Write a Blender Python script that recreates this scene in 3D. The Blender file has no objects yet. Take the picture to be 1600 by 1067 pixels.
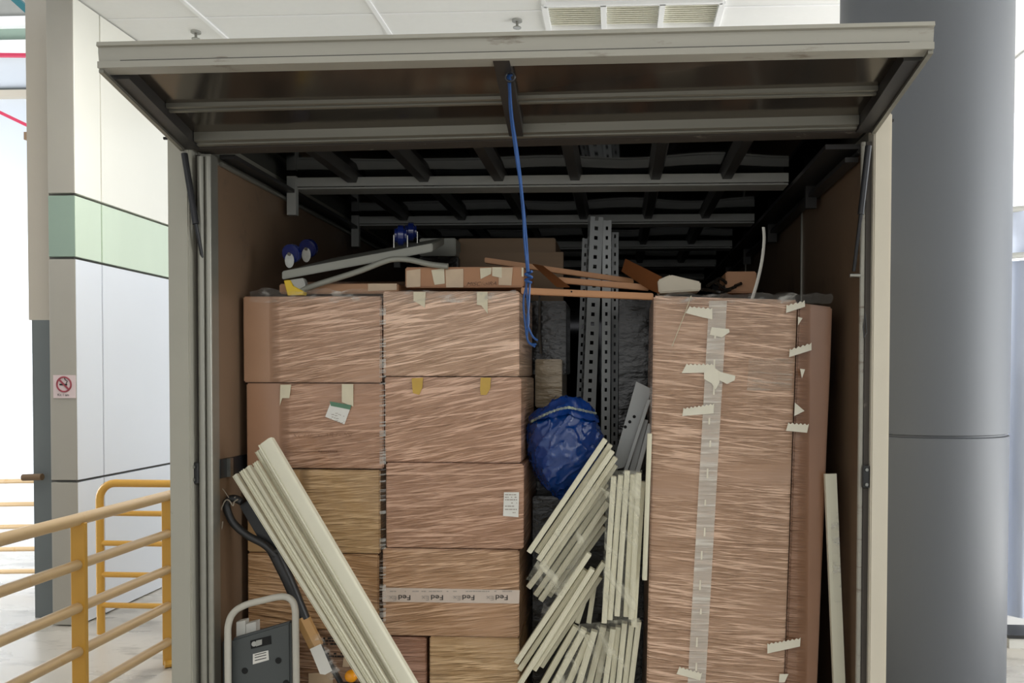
import bpy, bmesh, math, random
from mathutils import Vector, Matrix, noise

random.seed(7)
SC = bpy.context.scene
COL = SC.collection
PI = math.pi

# ---------------------------------------------------------------- camera
F, CX, CY = 1300.0, 897.0, 618.0
EYE = Vector((0, 0, 1.57))
YAW, PITCH, ROLL = math.radians(3.0), math.radians(-1.25), math.radians(0.15)
RM = Matrix.Rotation(YAW, 3, 'Z') @ Matrix.Rotation(PI / 2 + PITCH, 3, 'X') @ Matrix.Rotation(ROLL, 3, 'Z')
cam = bpy.data.cameras.new('camera')
cam.sensor_width = 36
cam.lens = F / 1600 * 36
cam.shift_x = (800 - CX) / 1600
cam.shift_y = (CY - 533.5) / 1600
cam.clip_start = 0.05
co = bpy.data.objects.new('camera', cam)
COL.objects.link(co)
co.matrix_world = Matrix.Translation(EYE) @ RM.to_4x4()
SC.camera = co

# ---------------------------------------------------------------- world, daylight and added fill lights
w = bpy.data.worlds.new('world')
SC.world = w
w.use_nodes = True
wn = w.node_tree.nodes
wn['Background'].inputs[0].default_value = (0.93, 0.97, 1.0, 1)
# overcast sky, brighter on the open right-hand side of the yard
_tc = wn.new('ShaderNodeTexCoord')
_dp = wn.new('ShaderNodeVectorMath')
_dp.operation = 'DOT_PRODUCT'
_dp.inputs[1].default_value = (0.78, 0.62, 0.0)
_mr = wn.new('ShaderNodeMapRange')
_mr.interpolation_type = 'SMOOTHSTEP'
_mr.inputs[1].default_value = 0.1
_mr.inputs[2].default_value = 0.9
_mr.inputs[3].default_value = 0.58
_mr.inputs[4].default_value = 1.7
w.node_tree.links.new(_tc.outputs['Generated'], _dp.inputs[0])
w.node_tree.links.new(_dp.outputs['Value'], _mr.inputs[0])
w.node_tree.links.new(_mr.outputs[0], wn['Background'].inputs[1])


def area(name, loc, target, sx, sy, watts, col):
    l = bpy.data.lights.new(name, 'AREA')
    l.shape = 'RECTANGLE'
    l.size, l.size_y, l.energy, l.color = sx, sy, watts, col
    o = bpy.data.objects.new(name, l)
    COL.objects.link(o)
    o.location = loc
    o.rotation_euler = (Vector(target) - Vector(loc)).to_track_quat('-Z', 'Y').to_euler()
    return o


area('daylight_dock_door', (7.5, 2.5, 2.2), (-3, 5, 1.8), 5.0, 3.2, 230, (0.95, 0.98, 1.0))
area('daylight_far_left', (-9.0, 5.8, 1.7), (-5.6, 9.0, 1.1), 2.2, 2.6, 330, (0.95, 0.98, 1.0))
area('ceiling_fill', (6.6, 4.0, 0.15), (6.3, 4.0, 5), 4.5, 8.0, 520, (1.0, 0.99, 0.96))  # added upward fill out of view, brightens the ceiling and left wall
area('front_fill', (-0.5, -4.5, 3.0), (-0.3, 3, 1.4), 6.0, 2.6, 42, (1.0, 0.97, 0.92))  # added fill behind the camera for soft frontal light

SC.view_settings.view_transform = 'Standard'
SC.view_settings.look = 'None'
SC.view_settings.exposure = 0.18
SC.view_settings.gamma = 1.0
SC.view_settings.use_curve_mapping = False
SC.cycles.max_bounces = 8
SC.cycles.transparent_max_bounces = 12


# ---------------------------------------------------------------- geometry from the survey of the place
def P(px, py, Y):
    d = RM @ Vector(((px - CX) / F, -(py - CY) / F, -1))
    return EYE + d * (Y / d.y)


def PXX(px, py, X):
    d = RM @ Vector(((px - CX) / F, -(py - CY) / F, -1))
    return EYE + d * (X / d.x)


def PZ(px, py, Z):
    d = RM @ Vector(((px - CX) / F, -(py - CY) / F, -1))
    return EYE + d * ((Z - EYE.z) / d.z)


# ---------------------------------------------------------------- materials
def lin(c):
    c = c / 255.0
    return c / 12.92 if c <= 0.04045 else ((c + 0.055) / 1.055) ** 2.4


def L(rgb):
    return (lin(rgb[0]), lin(rgb[1]), lin(rgb[2]), 1)


MATS = {}


def mat(name, rgb, rough=0.6, metal=0.0, var=0.0, scale=8.0, stretch=(1, 1, 1), bump=0.0, dark=None, dark_at=0.6,
        spec=0.5, coat=0.0, rgh_var=0.0):
    """procedural surface: base colour with noise wear, optional dirt colour where a noise passes dark_at"""
    if name in MATS:
        return MATS[name]
    m = bpy.data.materials.new(name)
    m.use_nodes = True
    nt = m.node_tree
    b = nt.nodes['Principled BSDF']
    b.inputs['Roughness'].default_value = rough
    b.inputs['Metallic'].default_value = metal
    b.inputs['Specular IOR Level'].default_value = spec
    b.inputs['Coat Weight'].default_value = coat
    tc = nt.nodes.new('ShaderNodeNewGeometry')
    mp = nt.nodes.new('ShaderNodeMapping')
    mp.inputs['Scale'].default_value = stretch
    nt.links.new(tc.outputs['Position'], mp.inputs[0])
    n = nt.nodes.new('ShaderNodeTexNoise')
    n.inputs['Scale'].default_value = scale
    n.inputs['Detail'].default_value = 5
    nt.links.new(mp.outputs[0], n.inputs[0])
    c = L(rgb)
    mix = nt.nodes.new('ShaderNodeMix')
    mix.data_type = 'RGBA'
    k = 1 - var
    mix.inputs[6].default_value = (c[0] * k, c[1] * k, c[2] * k, 1)
    k = 1 + var
    mix.inputs[7].default_value = (min(1, c[0] * k), min(1, c[1] * k), min(1, c[2] * k), 1)
    nt.links.new(n.outputs[0], mix.inputs[0])
    out = mix.outputs[2]
    if dark:
        n2 = nt.nodes.new('ShaderNodeTexNoise')
        n2.inputs['Scale'].default_value = scale * 1.7
        n2.inputs['Detail'].default_value = 8
        n2.inputs['Roughness'].default_value = 0.65
        nt.links.new(mp.outputs[0], n2.inputs[0])
        r = nt.nodes.new('ShaderNodeValToRGB')
        r.color_ramp.elements[0].position = dark_at
        r.color_ramp.elements[1].position = min(1, dark_at + 0.12)
        nt.links.new(n2.outputs[0], r.inputs[0])
        mx = nt.nodes.new('ShaderNodeMix')
        mx.data_type = 'RGBA'
        mx.inputs[7].default_value = L(dark)
        nt.links.new(r.outputs[0], mx.inputs[0])
        nt.links.new(out, mx.inputs[6])
        out = mx.outputs[2]
    nt.links.new(out, b.inputs['Base Color'])
    if rgh_var:
        mr = nt.nodes.new('ShaderNodeMapRange')
        mr.inputs[3].default_value = max(0.02, rough - rgh_var)
        mr.inputs[4].default_value = min(1, rough + rgh_var)
        nt.links.new(n.outputs[0], mr.inputs[0])
        nt.links.new(mr.outputs[0], b.inputs['Roughness'])
    if bump:
        bp = nt.nodes.new('ShaderNodeBump')
        bp.inputs['Strength'].default_value = bump
        bp.inputs['Distance'].default_value = 0.01
        nt.links.new(n.outputs[0], bp.inputs['Height'])
        nt.links.new(bp.outputs[0], b.inputs['Normal'])
    MATS[name] = m
    return m


def film_carton(name, rgb, angle=8.0, amount=0.75, x_clear=None, clear_side=1, seed=0.0, dens=1.0):
    """cardboard tightly wound in clear stretch film: highlights on its creases are painted as long thin pale streaks"""
    if name in MATS:
        return MATS[name]
    m = bpy.data.materials.new(name)
    m.use_nodes = True
    nt = m.node_tree
    N, K = nt.nodes, nt.links
    b = N['Principled BSDF']
    geo = N.new('ShaderNodeNewGeometry')
    c = L(rgb)

    def noise_(scale, det, mscale, rot, loc=0.0, rough=0.5, dist=0.0):
        mp0 = N.new('ShaderNodeMapping')
        mp0.inputs['Rotation'].default_value = (0, math.radians(rot), 0)
        mp0.inputs['Location'].default_value = (loc, 0, loc * 1.7)
        K.new(geo.outputs['Position'], mp0.inputs[0])
        mp = N.new('ShaderNodeMapping')
        mp.inputs['Scale'].default_value = mscale
        K.new(mp0.outputs[0], mp.inputs[0])
        n = N.new('ShaderNodeTexNoise')
        n.inputs['Scale'].default_value = scale
        n.inputs['Detail'].default_value = det
        n.inputs['Roughness'].default_value = rough
        n.inputs['Distortion'].default_value = dist
        K.new(mp.outputs[0], n.inputs[0])
        return n.outputs[0]

    def ramp(src, a, z):
        r = N.new('ShaderNodeMapRange')
        r.interpolation_type = 'SMOOTHSTEP'
        r.inputs[1].default_value = a
        r.inputs[2].default_value = z
        K.new(src, r.inputs[0])
        return r.outputs[0]

    def math_(op, a, b_):
        q = N.new('ShaderNodeMath')
        q.operation = op
        for i, v in enumerate((a, b_)):
            if isinstance(v, (int, float)):
                q.inputs[i].default_value = v
            else:
                K.new(v, q.inputs[i])
        return q.outputs[0]

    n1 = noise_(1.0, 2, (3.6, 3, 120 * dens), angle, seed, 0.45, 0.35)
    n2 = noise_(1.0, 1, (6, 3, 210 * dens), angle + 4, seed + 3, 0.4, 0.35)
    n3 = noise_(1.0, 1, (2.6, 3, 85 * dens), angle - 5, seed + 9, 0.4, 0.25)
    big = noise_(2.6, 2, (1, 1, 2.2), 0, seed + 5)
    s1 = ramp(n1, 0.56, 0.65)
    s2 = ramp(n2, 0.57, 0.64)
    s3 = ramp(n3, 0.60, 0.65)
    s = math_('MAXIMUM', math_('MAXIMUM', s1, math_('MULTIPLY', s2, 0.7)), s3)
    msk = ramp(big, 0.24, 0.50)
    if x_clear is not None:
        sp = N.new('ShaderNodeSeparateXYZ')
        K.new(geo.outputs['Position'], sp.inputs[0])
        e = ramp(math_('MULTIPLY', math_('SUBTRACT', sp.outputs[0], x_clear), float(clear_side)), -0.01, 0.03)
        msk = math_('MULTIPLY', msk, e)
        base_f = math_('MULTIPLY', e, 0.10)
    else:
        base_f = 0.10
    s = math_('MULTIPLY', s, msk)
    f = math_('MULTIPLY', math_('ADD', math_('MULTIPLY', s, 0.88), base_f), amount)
    # board colour with soft variation
    v = noise_(9, 4, (1, 1, 1), 0, seed + 1)
    mix = N.new('ShaderNodeMix')
    mix.data_type = 'RGBA'
    mix.inputs[6].default_value = (c[0] * 0.86, c[1] * 0.82, c[2] * 0.76, 1)
    mix.inputs[7].default_value = (c[0] * 1.04, c[1] * 1.0, c[2] * 0.96, 1)
    K.new(v, mix.inputs[0])
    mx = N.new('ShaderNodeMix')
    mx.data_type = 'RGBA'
    mx.inputs[7].default_value = (min(1, c[0] * 1.85 + 0.10), min(1, c[1] * 1.95 + 0.10), min(1, c[2] * 2.15 + 0.09), 1)  # paler streak colour stands in for highlights on the film
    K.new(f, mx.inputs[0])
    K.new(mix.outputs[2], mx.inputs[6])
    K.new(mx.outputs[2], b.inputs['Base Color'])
    b.inputs['Roughness'].default_value = 0.36
    b.inputs['Coat Weight'].default_value = 0.5
    b.inputs['Coat Roughness'].default_value = 0.16
    h = math_('MULTIPLY', math_('ADD', math_('ADD', n1, math_('MULTIPLY', n2, 0.5)), n3), msk)
    bp = N.new('ShaderNodeBump')
    bp.inputs['Strength'].default_value = 0.9
    bp.inputs['Distance'].default_value = 0.012
    K.new(h, bp.inputs['Height'])
    K.new(bp.outputs[0], b.inputs['Normal'])
    MATS[name] = m
    return m


def clear_film(name, rgb=(230, 228, 220), base=0.08, amount=0.5, scale=(3, 3, 60), angle=8, soft=0.12):
    """thin clear plastic: mostly see-through with whitish creases and a glossy skin"""
    if name in MATS:
        return MATS[name]
    m = bpy.data.materials.new(name)
    m.use_nodes = True
    nt = m.node_tree
    N, K = nt.nodes, nt.links
    b = N['Principled BSDF']
    b.inputs['Base Color'].default_value = L(rgb)
    b.inputs['Roughness'].default_value = 0.2
    out = N['Material Output']
    geo = N.new('ShaderNodeNewGeometry')
    mp0 = N.new('ShaderNodeMapping')
    mp0.inputs['Rotation'].default_value = (0, math.radians(angle), 0)
    mp = N.new('ShaderNodeMapping')
    mp.inputs['Scale'].default_value = scale
    K.new(geo.outputs['Position'], mp0.inputs[0])
    K.new(mp0.outputs[0], mp.inputs[0])
    n = N.new('ShaderNodeTexNoise')
    n.inputs['Scale'].default_value = 1.0
    n.inputs['Detail'].default_value = 3
    K.new(mp.outputs[0], n.inputs[0])
    r = N.new('ShaderNodeMapRange')
    r.inputs[1].default_value = 0.52
    r.inputs[2].default_value = 0.52 + soft
    r.inputs[3].default_value = base
    r.inputs[4].default_value = amount
    K.new(n.outputs[0], r.inputs[0])
    bp = N.new('ShaderNodeBump')
    bp.inputs['Strength'].default_value = 0.8
    bp.inputs['Distance'].default_value = 0.01
    K.new(n.outputs[0], bp.inputs['Height'])
    K.new(bp.outputs[0], b.inputs['Normal'])
    t = N.new('ShaderNodeBsdfTransparent')
    ms = N.new('ShaderNodeMixShader')
    K.new(r.outputs[0], ms.inputs[0])
    K.new(t.outputs[0], ms.inputs[1])
    K.new(b.outputs[0], ms.inputs[2])
    K.new(ms.outputs[0], out.inputs[0])
    MATS[name] = m
    return m


# ---------------------------------------------------------------- mesh helper
class MB:
    def __init__(self):
        self.bm = bmesh.new()

    def hull_box(self, c8):
        vs = [self.bm.verts.new(c) for c in c8]
        for f in ((0, 1, 2, 3), (7, 6, 5, 4), (0, 4, 5, 1), (1, 5, 6, 2), (2, 6, 7, 3), (3, 7, 4, 0)):
            self.bm.faces.new([vs[i] for i in f])
        return self

    def box(self, x0, x1, y0, y1, z0, z1):
        x0, x1 = sorted((x0, x1)); y0, y1 = sorted((y0, y1)); z0, z1 = sorted((z0, z1))
        return self.hull_box([(x0, y0, z0), (x0, y1, z0), (x1, y1, z0), (x1, y0, z0),
                              (x0, y0, z1), (x0, y1, z1), (x1, y1, z1), (x1, y0, z1)])

    def beam(self, p0, p1, w, h, up=(0, 0, 1)):
        """rectangular bar from p0 to p1; w across, h along up"""
        p0, p1 = Vector(p0), Vector(p1)
        d = (p1 - p0).normalized()
        s = d.cross(Vector(up)).normalized()
        u = s.cross(d).normalized()
        a = [(-w / 2, -h / 2), (w / 2, -h / 2), (w / 2, h / 2), (-w / 2, h / 2)]
        return self.hull_box([p0 + s * x + u * y for x, y in a] + [p1 + s * x + u * y for x, y in a])

    def prism(self, pts, ext):
        """polygon of 3D points extruded along ext"""
        ext = Vector(ext)
        a = [self.bm.verts.new(p) for p in pts]
        c = [self.bm.verts.new(Vector(p) + ext) for p in pts]
        n = len(pts)
        self.bm.faces.new(a)
        self.bm.faces.new(c[::-1])
        for i in range(n):
            self.bm.faces.new([a[i], c[i], c[(i + 1) % n], a[(i + 1) % n]])
        return self

    def tube(self, pts, r, n=10, closed=False, flat=1.0):
        pts = [Vector(p) for p in pts]
        m = len(pts)
        rings = []
        ref = None
        for i, p in enumerate(pts):
            a = pts[(i - 1) % m] if (closed or i > 0) else p
            b = pts[(i + 1) % m] if (closed or i < m - 1) else p
            d = (b - a).normalized()
            if ref is None:
                ref = d.orthogonal().normalized()
            ref = (ref - d * ref.dot(d)).normalized()
            s = d.cross(ref)
            rr = r[i] if isinstance(r, (list, tuple)) else r
            rings.append([self.bm.verts.new(p + ref * rr * math.cos(t) + s * rr * flat * math.sin(t))
                          for t in [2 * PI * k / n for k in range(n)]])
        for i in range(m if closed else m - 1):
            A, B = rings[i], rings[(i + 1) % m]
            for k in range(n):
                self.bm.faces.new([A[k], A[(k + 1) % n], B[(k + 1) % n], B[k]])
        if not closed:
            self.bm.faces.new(rings[0][::-1])
            self.bm.faces.new(rings[-1])
        return self

    def cyl(self, p0, p1, r, n=24):
        return self.tube([p0, p1], r, n)

    def ball(self, c, r, sx=1, sy=1, sz=1, n=16):
        res = bmesh.ops.create_uvsphere(self.bm, u_segments=n, v_segments=n // 2, radius=r)
        for v in res['verts']:
            v.co = Vector((v.co.x * sx, v.co.y * sy, v.co.z * sz)) + Vector(c)
        return self

    def grid(self, fn, nu, nv):
        g = [[self.bm.verts.new(fn(i / nu, j / nv)) for j in range(nv + 1)] for i in range(nu + 1)]
        for i in range(nu):
            for j in range(nv):
                self.bm.faces.new([g[i][j], g[i + 1][j], g[i + 1][j + 1], g[i][j + 1]])
        return self

    def bevel(self, w, seg=2, ang=30):
        bmesh.ops.recalc_face_normals(self.bm, faces=self.bm.faces)
        es = [e for e in self.bm.edges if len(e.link_faces) == 2 and e.calc_face_angle(0) > math.radians(ang)]
        bmesh.ops.bevel(self.bm, geom=es, offset=w, segments=seg, affect='EDGES', clamp_overlap=True)
        return self

    def build(self, name, m, parent=None, smooth=35, recalc=True):
        if recalc:
            bmesh.ops.recalc_face_normals(self.bm, faces=self.bm.faces)
        me = bpy.data.meshes.new(name)
        self.bm.to_mesh(me)
        self.bm.free()
        me.materials.append(m)
        if smooth:
            for p in me.polygons:
                p.use_smooth = True
            me.set_sharp_from_angle(angle=math.radians(smooth))
        o = bpy.data.objects.new(name, me)
        COL.objects.link(o)
        if parent is None:
            xs = [v.co.x for v in me.vertices]; ys = [v.co.y for v in me.vertices]; zs = [v.co.z for v in me.vertices]
            org = Vector(((min(xs) + max(xs)) / 2, (min(ys) + max(ys)) / 2, min(zs)))
        else:
            org = ORG[parent.name]
        me.transform(Matrix.Translation(-org))
        if parent is None:
            o.location = org
        else:
            o.parent = parent
        ORG[o.name] = org
        return o


ORG = {}


def thing(name, label, cat, loc=(0, 0, 0), group=None):
    o = bpy.data.objects.new(name, None)
    o.empty_display_size = 0.1
    COL.objects.link(o)
    o.location = loc
    ORG[o.name] = Vector(loc)
    o['label'] = label
    o['category'] = cat
    if group:
        o['group'] = group
    return o


def tag(o, label, cat, group=None, kind=None):
    o['label'] = label
    o['category'] = cat
    if group:
        o['group'] = group
    if kind:
        o['kind'] = kind
    return o


def struct(o):
    o['kind'] = 'structure'
    return o


def ext_y(px_pts, Y, thick):
    """polygon standing in the plane y=Y, given by its surveyed corners, made thick away from the viewer"""
    return MB().prism([P(x, y, Y) for x, y in px_pts], (0, thick, 0))


def text(body, size, loc, parent, m, name='lettering', upside=False, tilt=0.0, face=-1, sx=1.0, shear=0.0, extrude=0.0002, offset=0.0):
    cu = bpy.data.curves.new(name, 'FONT')
    cu.body = body
    cu.size = size
    cu.align_x = 'CENTER'
    cu.align_y = 'CENTER'
    cu.extrude = extrude
    cu.shear = shear
    cu.offset = offset
    cu.materials.append(m)
    o = bpy.data.objects.new(name, cu)
    COL.objects.link(o)
    o.parent = parent
    o.location = Vector(loc) - ORG[parent.name]
    R = Matrix.Rotation(tilt + (PI if upside else 0), 3, 'Y') @ Matrix.Rotation(PI / 2, 3, 'X')
    o.rotation_euler = R.to_euler()
    o.scale = (sx, 1, 1)
    me = bpy.data.meshes.new_from_object(o)
    k = bpy.data.objects.new(name, me)
    COL.objects.link(k)
    k.parent, k.location, k.rotation_euler, k.scale = parent, o.location, o.rotation_euler, o.scale
    bpy.data.objects.remove(o)
    ORG[k.name] = Vector(loc)
    return k


# ---------------------------------------------------------------- material set
M_floor = mat('dock_floor_concrete', (190, 184, 174), 0.3, var=0.14, scale=1.3, stretch=(1, 2.2, 1), dark=(158, 152, 142), dark_at=0.52, rgh_var=0.12)
M_ceil = mat('ceiling_tile', (242, 242, 240), 0.9, var=0.02, scale=20)
M_ceilbar = mat('ceiling_grid_white', (250, 250, 250), 0.5)
M_wallp = mat('cream_panel', (242, 240, 230), 0.28, var=0.02, scale=3)
M_walllow = mat('pale_blue_panel', (228, 232, 240), 0.28, var=0.02, scale=3)
M_green = mat('green_glass_band', (206, 222, 200), 0.12, var=0.06, scale=4, stretch=(1, 1, .3))
M_groove = mat('panel_joint', (105, 103, 98), 0.8)
M_pillar = mat('grey_brown_panel', (164, 160, 150), 0.5, var=0.03)
M_pgreen = mat('green_grey_panel', (140, 160, 146), 0.35, var=0.03)
M_beige = mat('beige_column_paint', (190, 182, 168), 0.6, var=0.05, scale=4)
M_dgrey = mat('dark_grey_column_paint', (108, 114, 114), 0.5, var=0.04)
M_yellow = mat('yellow_rail_paint', (208, 158, 66), 0.35, var=0.08, scale=6, dark=(180, 130, 60), dark_at=0.68)
M_worn = mat('worn_rail_paint', (204, 174, 132), 0.3, var=0.07, scale=4, dark=(190, 144, 78), dark_at=0.6)
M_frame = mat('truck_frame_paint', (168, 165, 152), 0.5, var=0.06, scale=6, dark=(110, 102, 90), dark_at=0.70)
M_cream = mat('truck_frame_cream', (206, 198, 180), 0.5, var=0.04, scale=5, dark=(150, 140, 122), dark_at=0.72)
M_alu = mat('brushed_aluminium', (148, 146, 136), 0.4, 0.6, var=0.1, scale=5, stretch=(.3, 1, 6), rgh_var=0.12, dark=(110, 104, 92), dark_at=0.68)
M_lip = mat('weathered_aluminium_lip', (164, 161, 150), 0.45, 0.2, var=0.12, scale=5, stretch=(.5, 1, 3), dark=(104, 90, 74), dark_at=0.6)
M_grime = mat('grimy_channel', (70, 64, 58), 0.6, 0.2, var=0.3, scale=9, stretch=(1, 1, .35), dark=(170, 162, 150), dark_at=0.63)
M_rib = mat('dull_aluminium_rib', (140, 137, 126), 0.4, 0.7, var=0.12, scale=5, stretch=(.4, 1, 3), dark=(90, 80, 68), dark_at=0.62)
M_hpanel = mat('hatch_mirror_panel', (112, 106, 98), 0.16, 0.85, var=0.1, scale=3, rgh_var=0.06, bump=0.02)
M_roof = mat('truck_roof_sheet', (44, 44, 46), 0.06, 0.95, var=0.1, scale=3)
M_beam = mat('galvanised_beam', (166, 166, 160), 0.5, 0.0, var=0.12, scale=10)
M_string = mat('dark_stringer', (56, 54, 52), 0.4, 0.3, var=0.1)
M_ply = mat('plywood_lining', (118, 96, 76), 0.4, var=0.12, scale=2.2, stretch=(1, 1, .8), dark=(92, 74, 60), dark_at=0.56)
M_black = mat('black_plastic', (38, 38, 38), 0.4, var=0.1)
M_blkmetal = mat('black_strut', (44, 44, 46), 0.35, 0.4)
M_chrome = mat('chrome', (150, 150, 144), 0.3, 0.9, var=.3, scale=60)
M_tfloor = mat('truck_bed_metal', (96, 92, 86), 0.5, 0.5, var=0.2)
M_col = mat('grey_round_column', (80, 83, 88), 0.5, var=0.04, scale=1.2, stretch=(2, 2, .2), rgh_var=0.06)
M_pvc = mat('cream_pvc', (224, 220, 198), 0.38, var=0.04, scale=12, stretch=(1, 1, .4))
M_pvcin = mat('cream_pvc_slat', (224, 219, 194), 0.42, var=0.05, scale=14)
M_wood = mat('orange_brown_wood', (192, 138, 92), 0.45, var=0.12, scale=10, stretch=(.6, 4, 6))
M_wooddk = mat('brown_board', (150, 92, 52), 0.45, var=0.12, scale=8)
M_blue = mat('blue_rope', (16, 66, 124), 0.5, var=0.25, scale=120)
M_bag = mat('blue_plastic_bag', (5, 54, 122), 0.2, var=0.15, scale=7, bump=0.2, coat=0.6)
M_steel = mat('grey_powder_steel', (176, 178, 176), 0.4, 0.2, var=0.05)
M_slot = mat('dark_hole', (16, 16, 16), 0.8)
M_trolley = mat('trolley_grey', (142, 142, 132), 0.45, 0.1, var=0.06)
M_greytube = mat('pale_grey_tube', (190, 186, 174), 0.38, var=0.04)
M_deck = mat('dark_grey_plastic', (76, 80, 80), 0.5, var=0.06)
M_wheel = mat('blue_wheel_rubber', (18, 34, 96), 0.18, var=0.05, coat=0.6)
M_orange = mat('orange_knob', (238, 156, 20), 0.3)
M_ybr = mat('yellow_bracket', (226, 190, 40), 0.4, var=0.05)
M_paper = mat('white_paper', (226, 224, 216), 0.6, var=0.03)
M_ink = mat('black_ink', (30, 26, 24), 0.6)
M_inkgrey = mat('grey_ink', (168, 158, 148), 0.6)
M_inkbrown = mat('faded_marker_ink', (118, 82, 60), 0.6)
M_tapew = mat('cream_tape', (214, 204, 176), 0.4, var=0.08, scale=40)
M_tapec = mat('clear_tape_on_card', (196, 170, 138), 0.25, var=0.14, scale=25)
M_tapey = mat('yellow_tape', (196, 158, 64), 0.35, var=0.12, scale=40)
M_tapet = mat('white_torn_tape_and_glare', (232, 226, 206), 0.4, var=0.05, scale=30)
M_red = mat('sign_red', (150, 62, 74), 0.5)
M_signw = mat('sign_face', (214, 196, 196), 0.5)
M_pipe = mat('red_pipe', (206, 58, 90), 0.5)
M_teal = mat('teal_beam', (52, 116, 124), 0.5)
M_farwall = mat('far_wall_white', (206, 212, 220), 0.35, var=0.03, scale=1)
M_louv = mat('ceiling_vent_cream', (246, 244, 230), 0.6)
M_curt = mat('blue_white_tarp', (206, 214, 232), 0.5, var=0.12, scale=4, stretch=(5, 1, .5))
M_green2 = mat('green_print', (92, 130, 104), 0.6)
M_foam = mat('foam_sheet', (206, 196, 176), 0.6, var=0.05)
M_whitebox = mat('white_card', (214, 212, 204), 0.5, var=0.04)
M_strand = clear_film('clear_film_strands', base=0.02, amount=0.42, scale=(2, 2, 160), angle=6, soft=0.06)
M_crumple = clear_film('crumpled_clear_film', base=0.06, amount=0.5, scale=(16, 10, 40), angle=10, soft=0.2)
M_sleeve = clear_film('clear_sleeve', rgb=(226, 222, 200), base=0.10, amount=0.62, scale=(26, 20, 9), angle=35, soft=0.2)
M_pouch = clear_film('clear_pouch', rgb=(226, 216, 200), base=0.10, amount=0.35, scale=(8, 8, 120), angle=-4, soft=0.15)
M_vtape = clear_film('clear_parcel_tape', rgb=(238, 232, 220), base=0.5, amount=0.8, scale=(6, 6, 110), angle=0, soft=0.15)
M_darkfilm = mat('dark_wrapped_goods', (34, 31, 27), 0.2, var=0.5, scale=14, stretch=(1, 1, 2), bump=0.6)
M_dbrown = mat('dim_card_board', (120, 96, 70), 0.6, var=0.1, scale=6, stretch=(.4, 1, 8))
M_silver = mat('film_wrapped_box', (150, 134, 108), 0.2, 0.1, var=0.3, scale=12, stretch=(1, 1, 3), bump=0.8, dark=(210, 200, 180), dark_at=0.62)

# ================================================================ BUILDING
# floor: dock level, lower ground beyond the left pillar
struct(MB().box(-9, 9, -5, 5.4, -0.15, -0.02).box(-3.45, 9, 5.4, 14, -0.15, -0.02).build('floor', M_floor))
struct(MB().box(-12, -3.45, 5.4, 14, -0.5, -0.36).build('floor_lower', M_floor))
# ceiling: tiles, grid, vent
ZC = 3.95
vent_x0, vent_x1, vent_y0, vent_y1 = P(858, 45, 5.72).x, P(1118, 40, 5.72).x, 5.33, 5.72
c = MB()
c.box(-9, vent_x0, -3, 4.85, ZC, ZC + .1)
c.box(-3.6, vent_x0, 4.85, 7.7, ZC, ZC + .1)
c.box(vent_x1, 7, -3, 7.7, ZC, ZC + .1)
c.box(vent_x0, vent_x1, -3, vent_y0, ZC, ZC + .1)
c.box(vent_x0, vent_x1, vent_y1, 7.7, ZC, ZC + .1)
struct(c.build('ceiling', M_ceil))
g = MB()
gx1, gx2 = PZ(350, 55, ZC).x, PZ(612, 55, ZC).x
for x in (gx1, gx2, vent_x0, vent_x1, 1.75, 2.95, 4.1):
    g.box(x - .014, x + .014, -3, 7.7, ZC - .014, ZC - .001)
for k in range(-4, 4):
    y = 5.43 + k * 0.6
    g.box(-3.4, vent_x0, y - .006, y + .006, ZC - .004, ZC - .001)
    g.box(vent_x1, 7, y - .007, y + .007, ZC - .007, ZC - .001)
struct(g.build('trim_ceiling_grid', M_ceilbar))
t = thing('ceiling_vent', 'cream slatted air vent with three panels set in the white tiled ceiling', 'vent', ((vent_x0 + vent_x1) / 2, vent_y1, ZC))
fr = MB()
dx = (vent_x1 - vent_x0) / 3
for i in range(4):
    x = vent_x0 + dx * i
    fr.box(x - .018, x + .018, vent_y0, vent_y1, ZC - .025, ZC + .03)
fr.box(vent_x0, vent_x1, vent_y0 - .018, vent_y0 + .012, ZC - .025, ZC + .03)
fr.box(vent_x0, vent_x1, vent_y1 - .012, vent_y1 + .018, ZC - .025, ZC + .03)
fr.build('frame', M_ceilbar, t)
for i in range(3):
    s = MB()
    x0, x1 = vent_x0 + dx * i + .02, vent_x0 + dx * (i + 1) - .02
    n = 11
    for k in range(n):
        y = vent_y0 + .02 + (vent_y1 - vent_y0 - .05) * k / n
        s.prism([(x0, y, ZC + .002), (x0, y + .03, ZC + .03), (x0, y + .034, ZC + .028), (x0, y + .006, ZC)], (x1 - x0, 0, 0))
    s.box(x0, x1, vent_y0, vent_y1, ZC + .05, ZC + .06)
    s.build('louvre_panel', M_louv, t)
for (px, py, lab) in ((306, 55, 'small ceiling sprinkler near the left wall panels'), (808, 37, 'small ceiling sprinkler beside the slatted vent')):
    q = PZ(px, py - 6, ZC)
    sx = thing('sprinkler', lab, 'sprinkler', (q.x, q.y, ZC))
    MB().tube([q, q - Vector((0, 0, .012))], .034, 16).build('rose', M_beam, sx)
    m_ = MB().tube([q, q - Vector((0, 0, .05))], .009, 10)
    m_.tube([q - Vector((0, 0, .05)), q - Vector((0, 0, .055))], .028, 12)
    m_.build('nozzle', M_chrome, sx)

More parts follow.
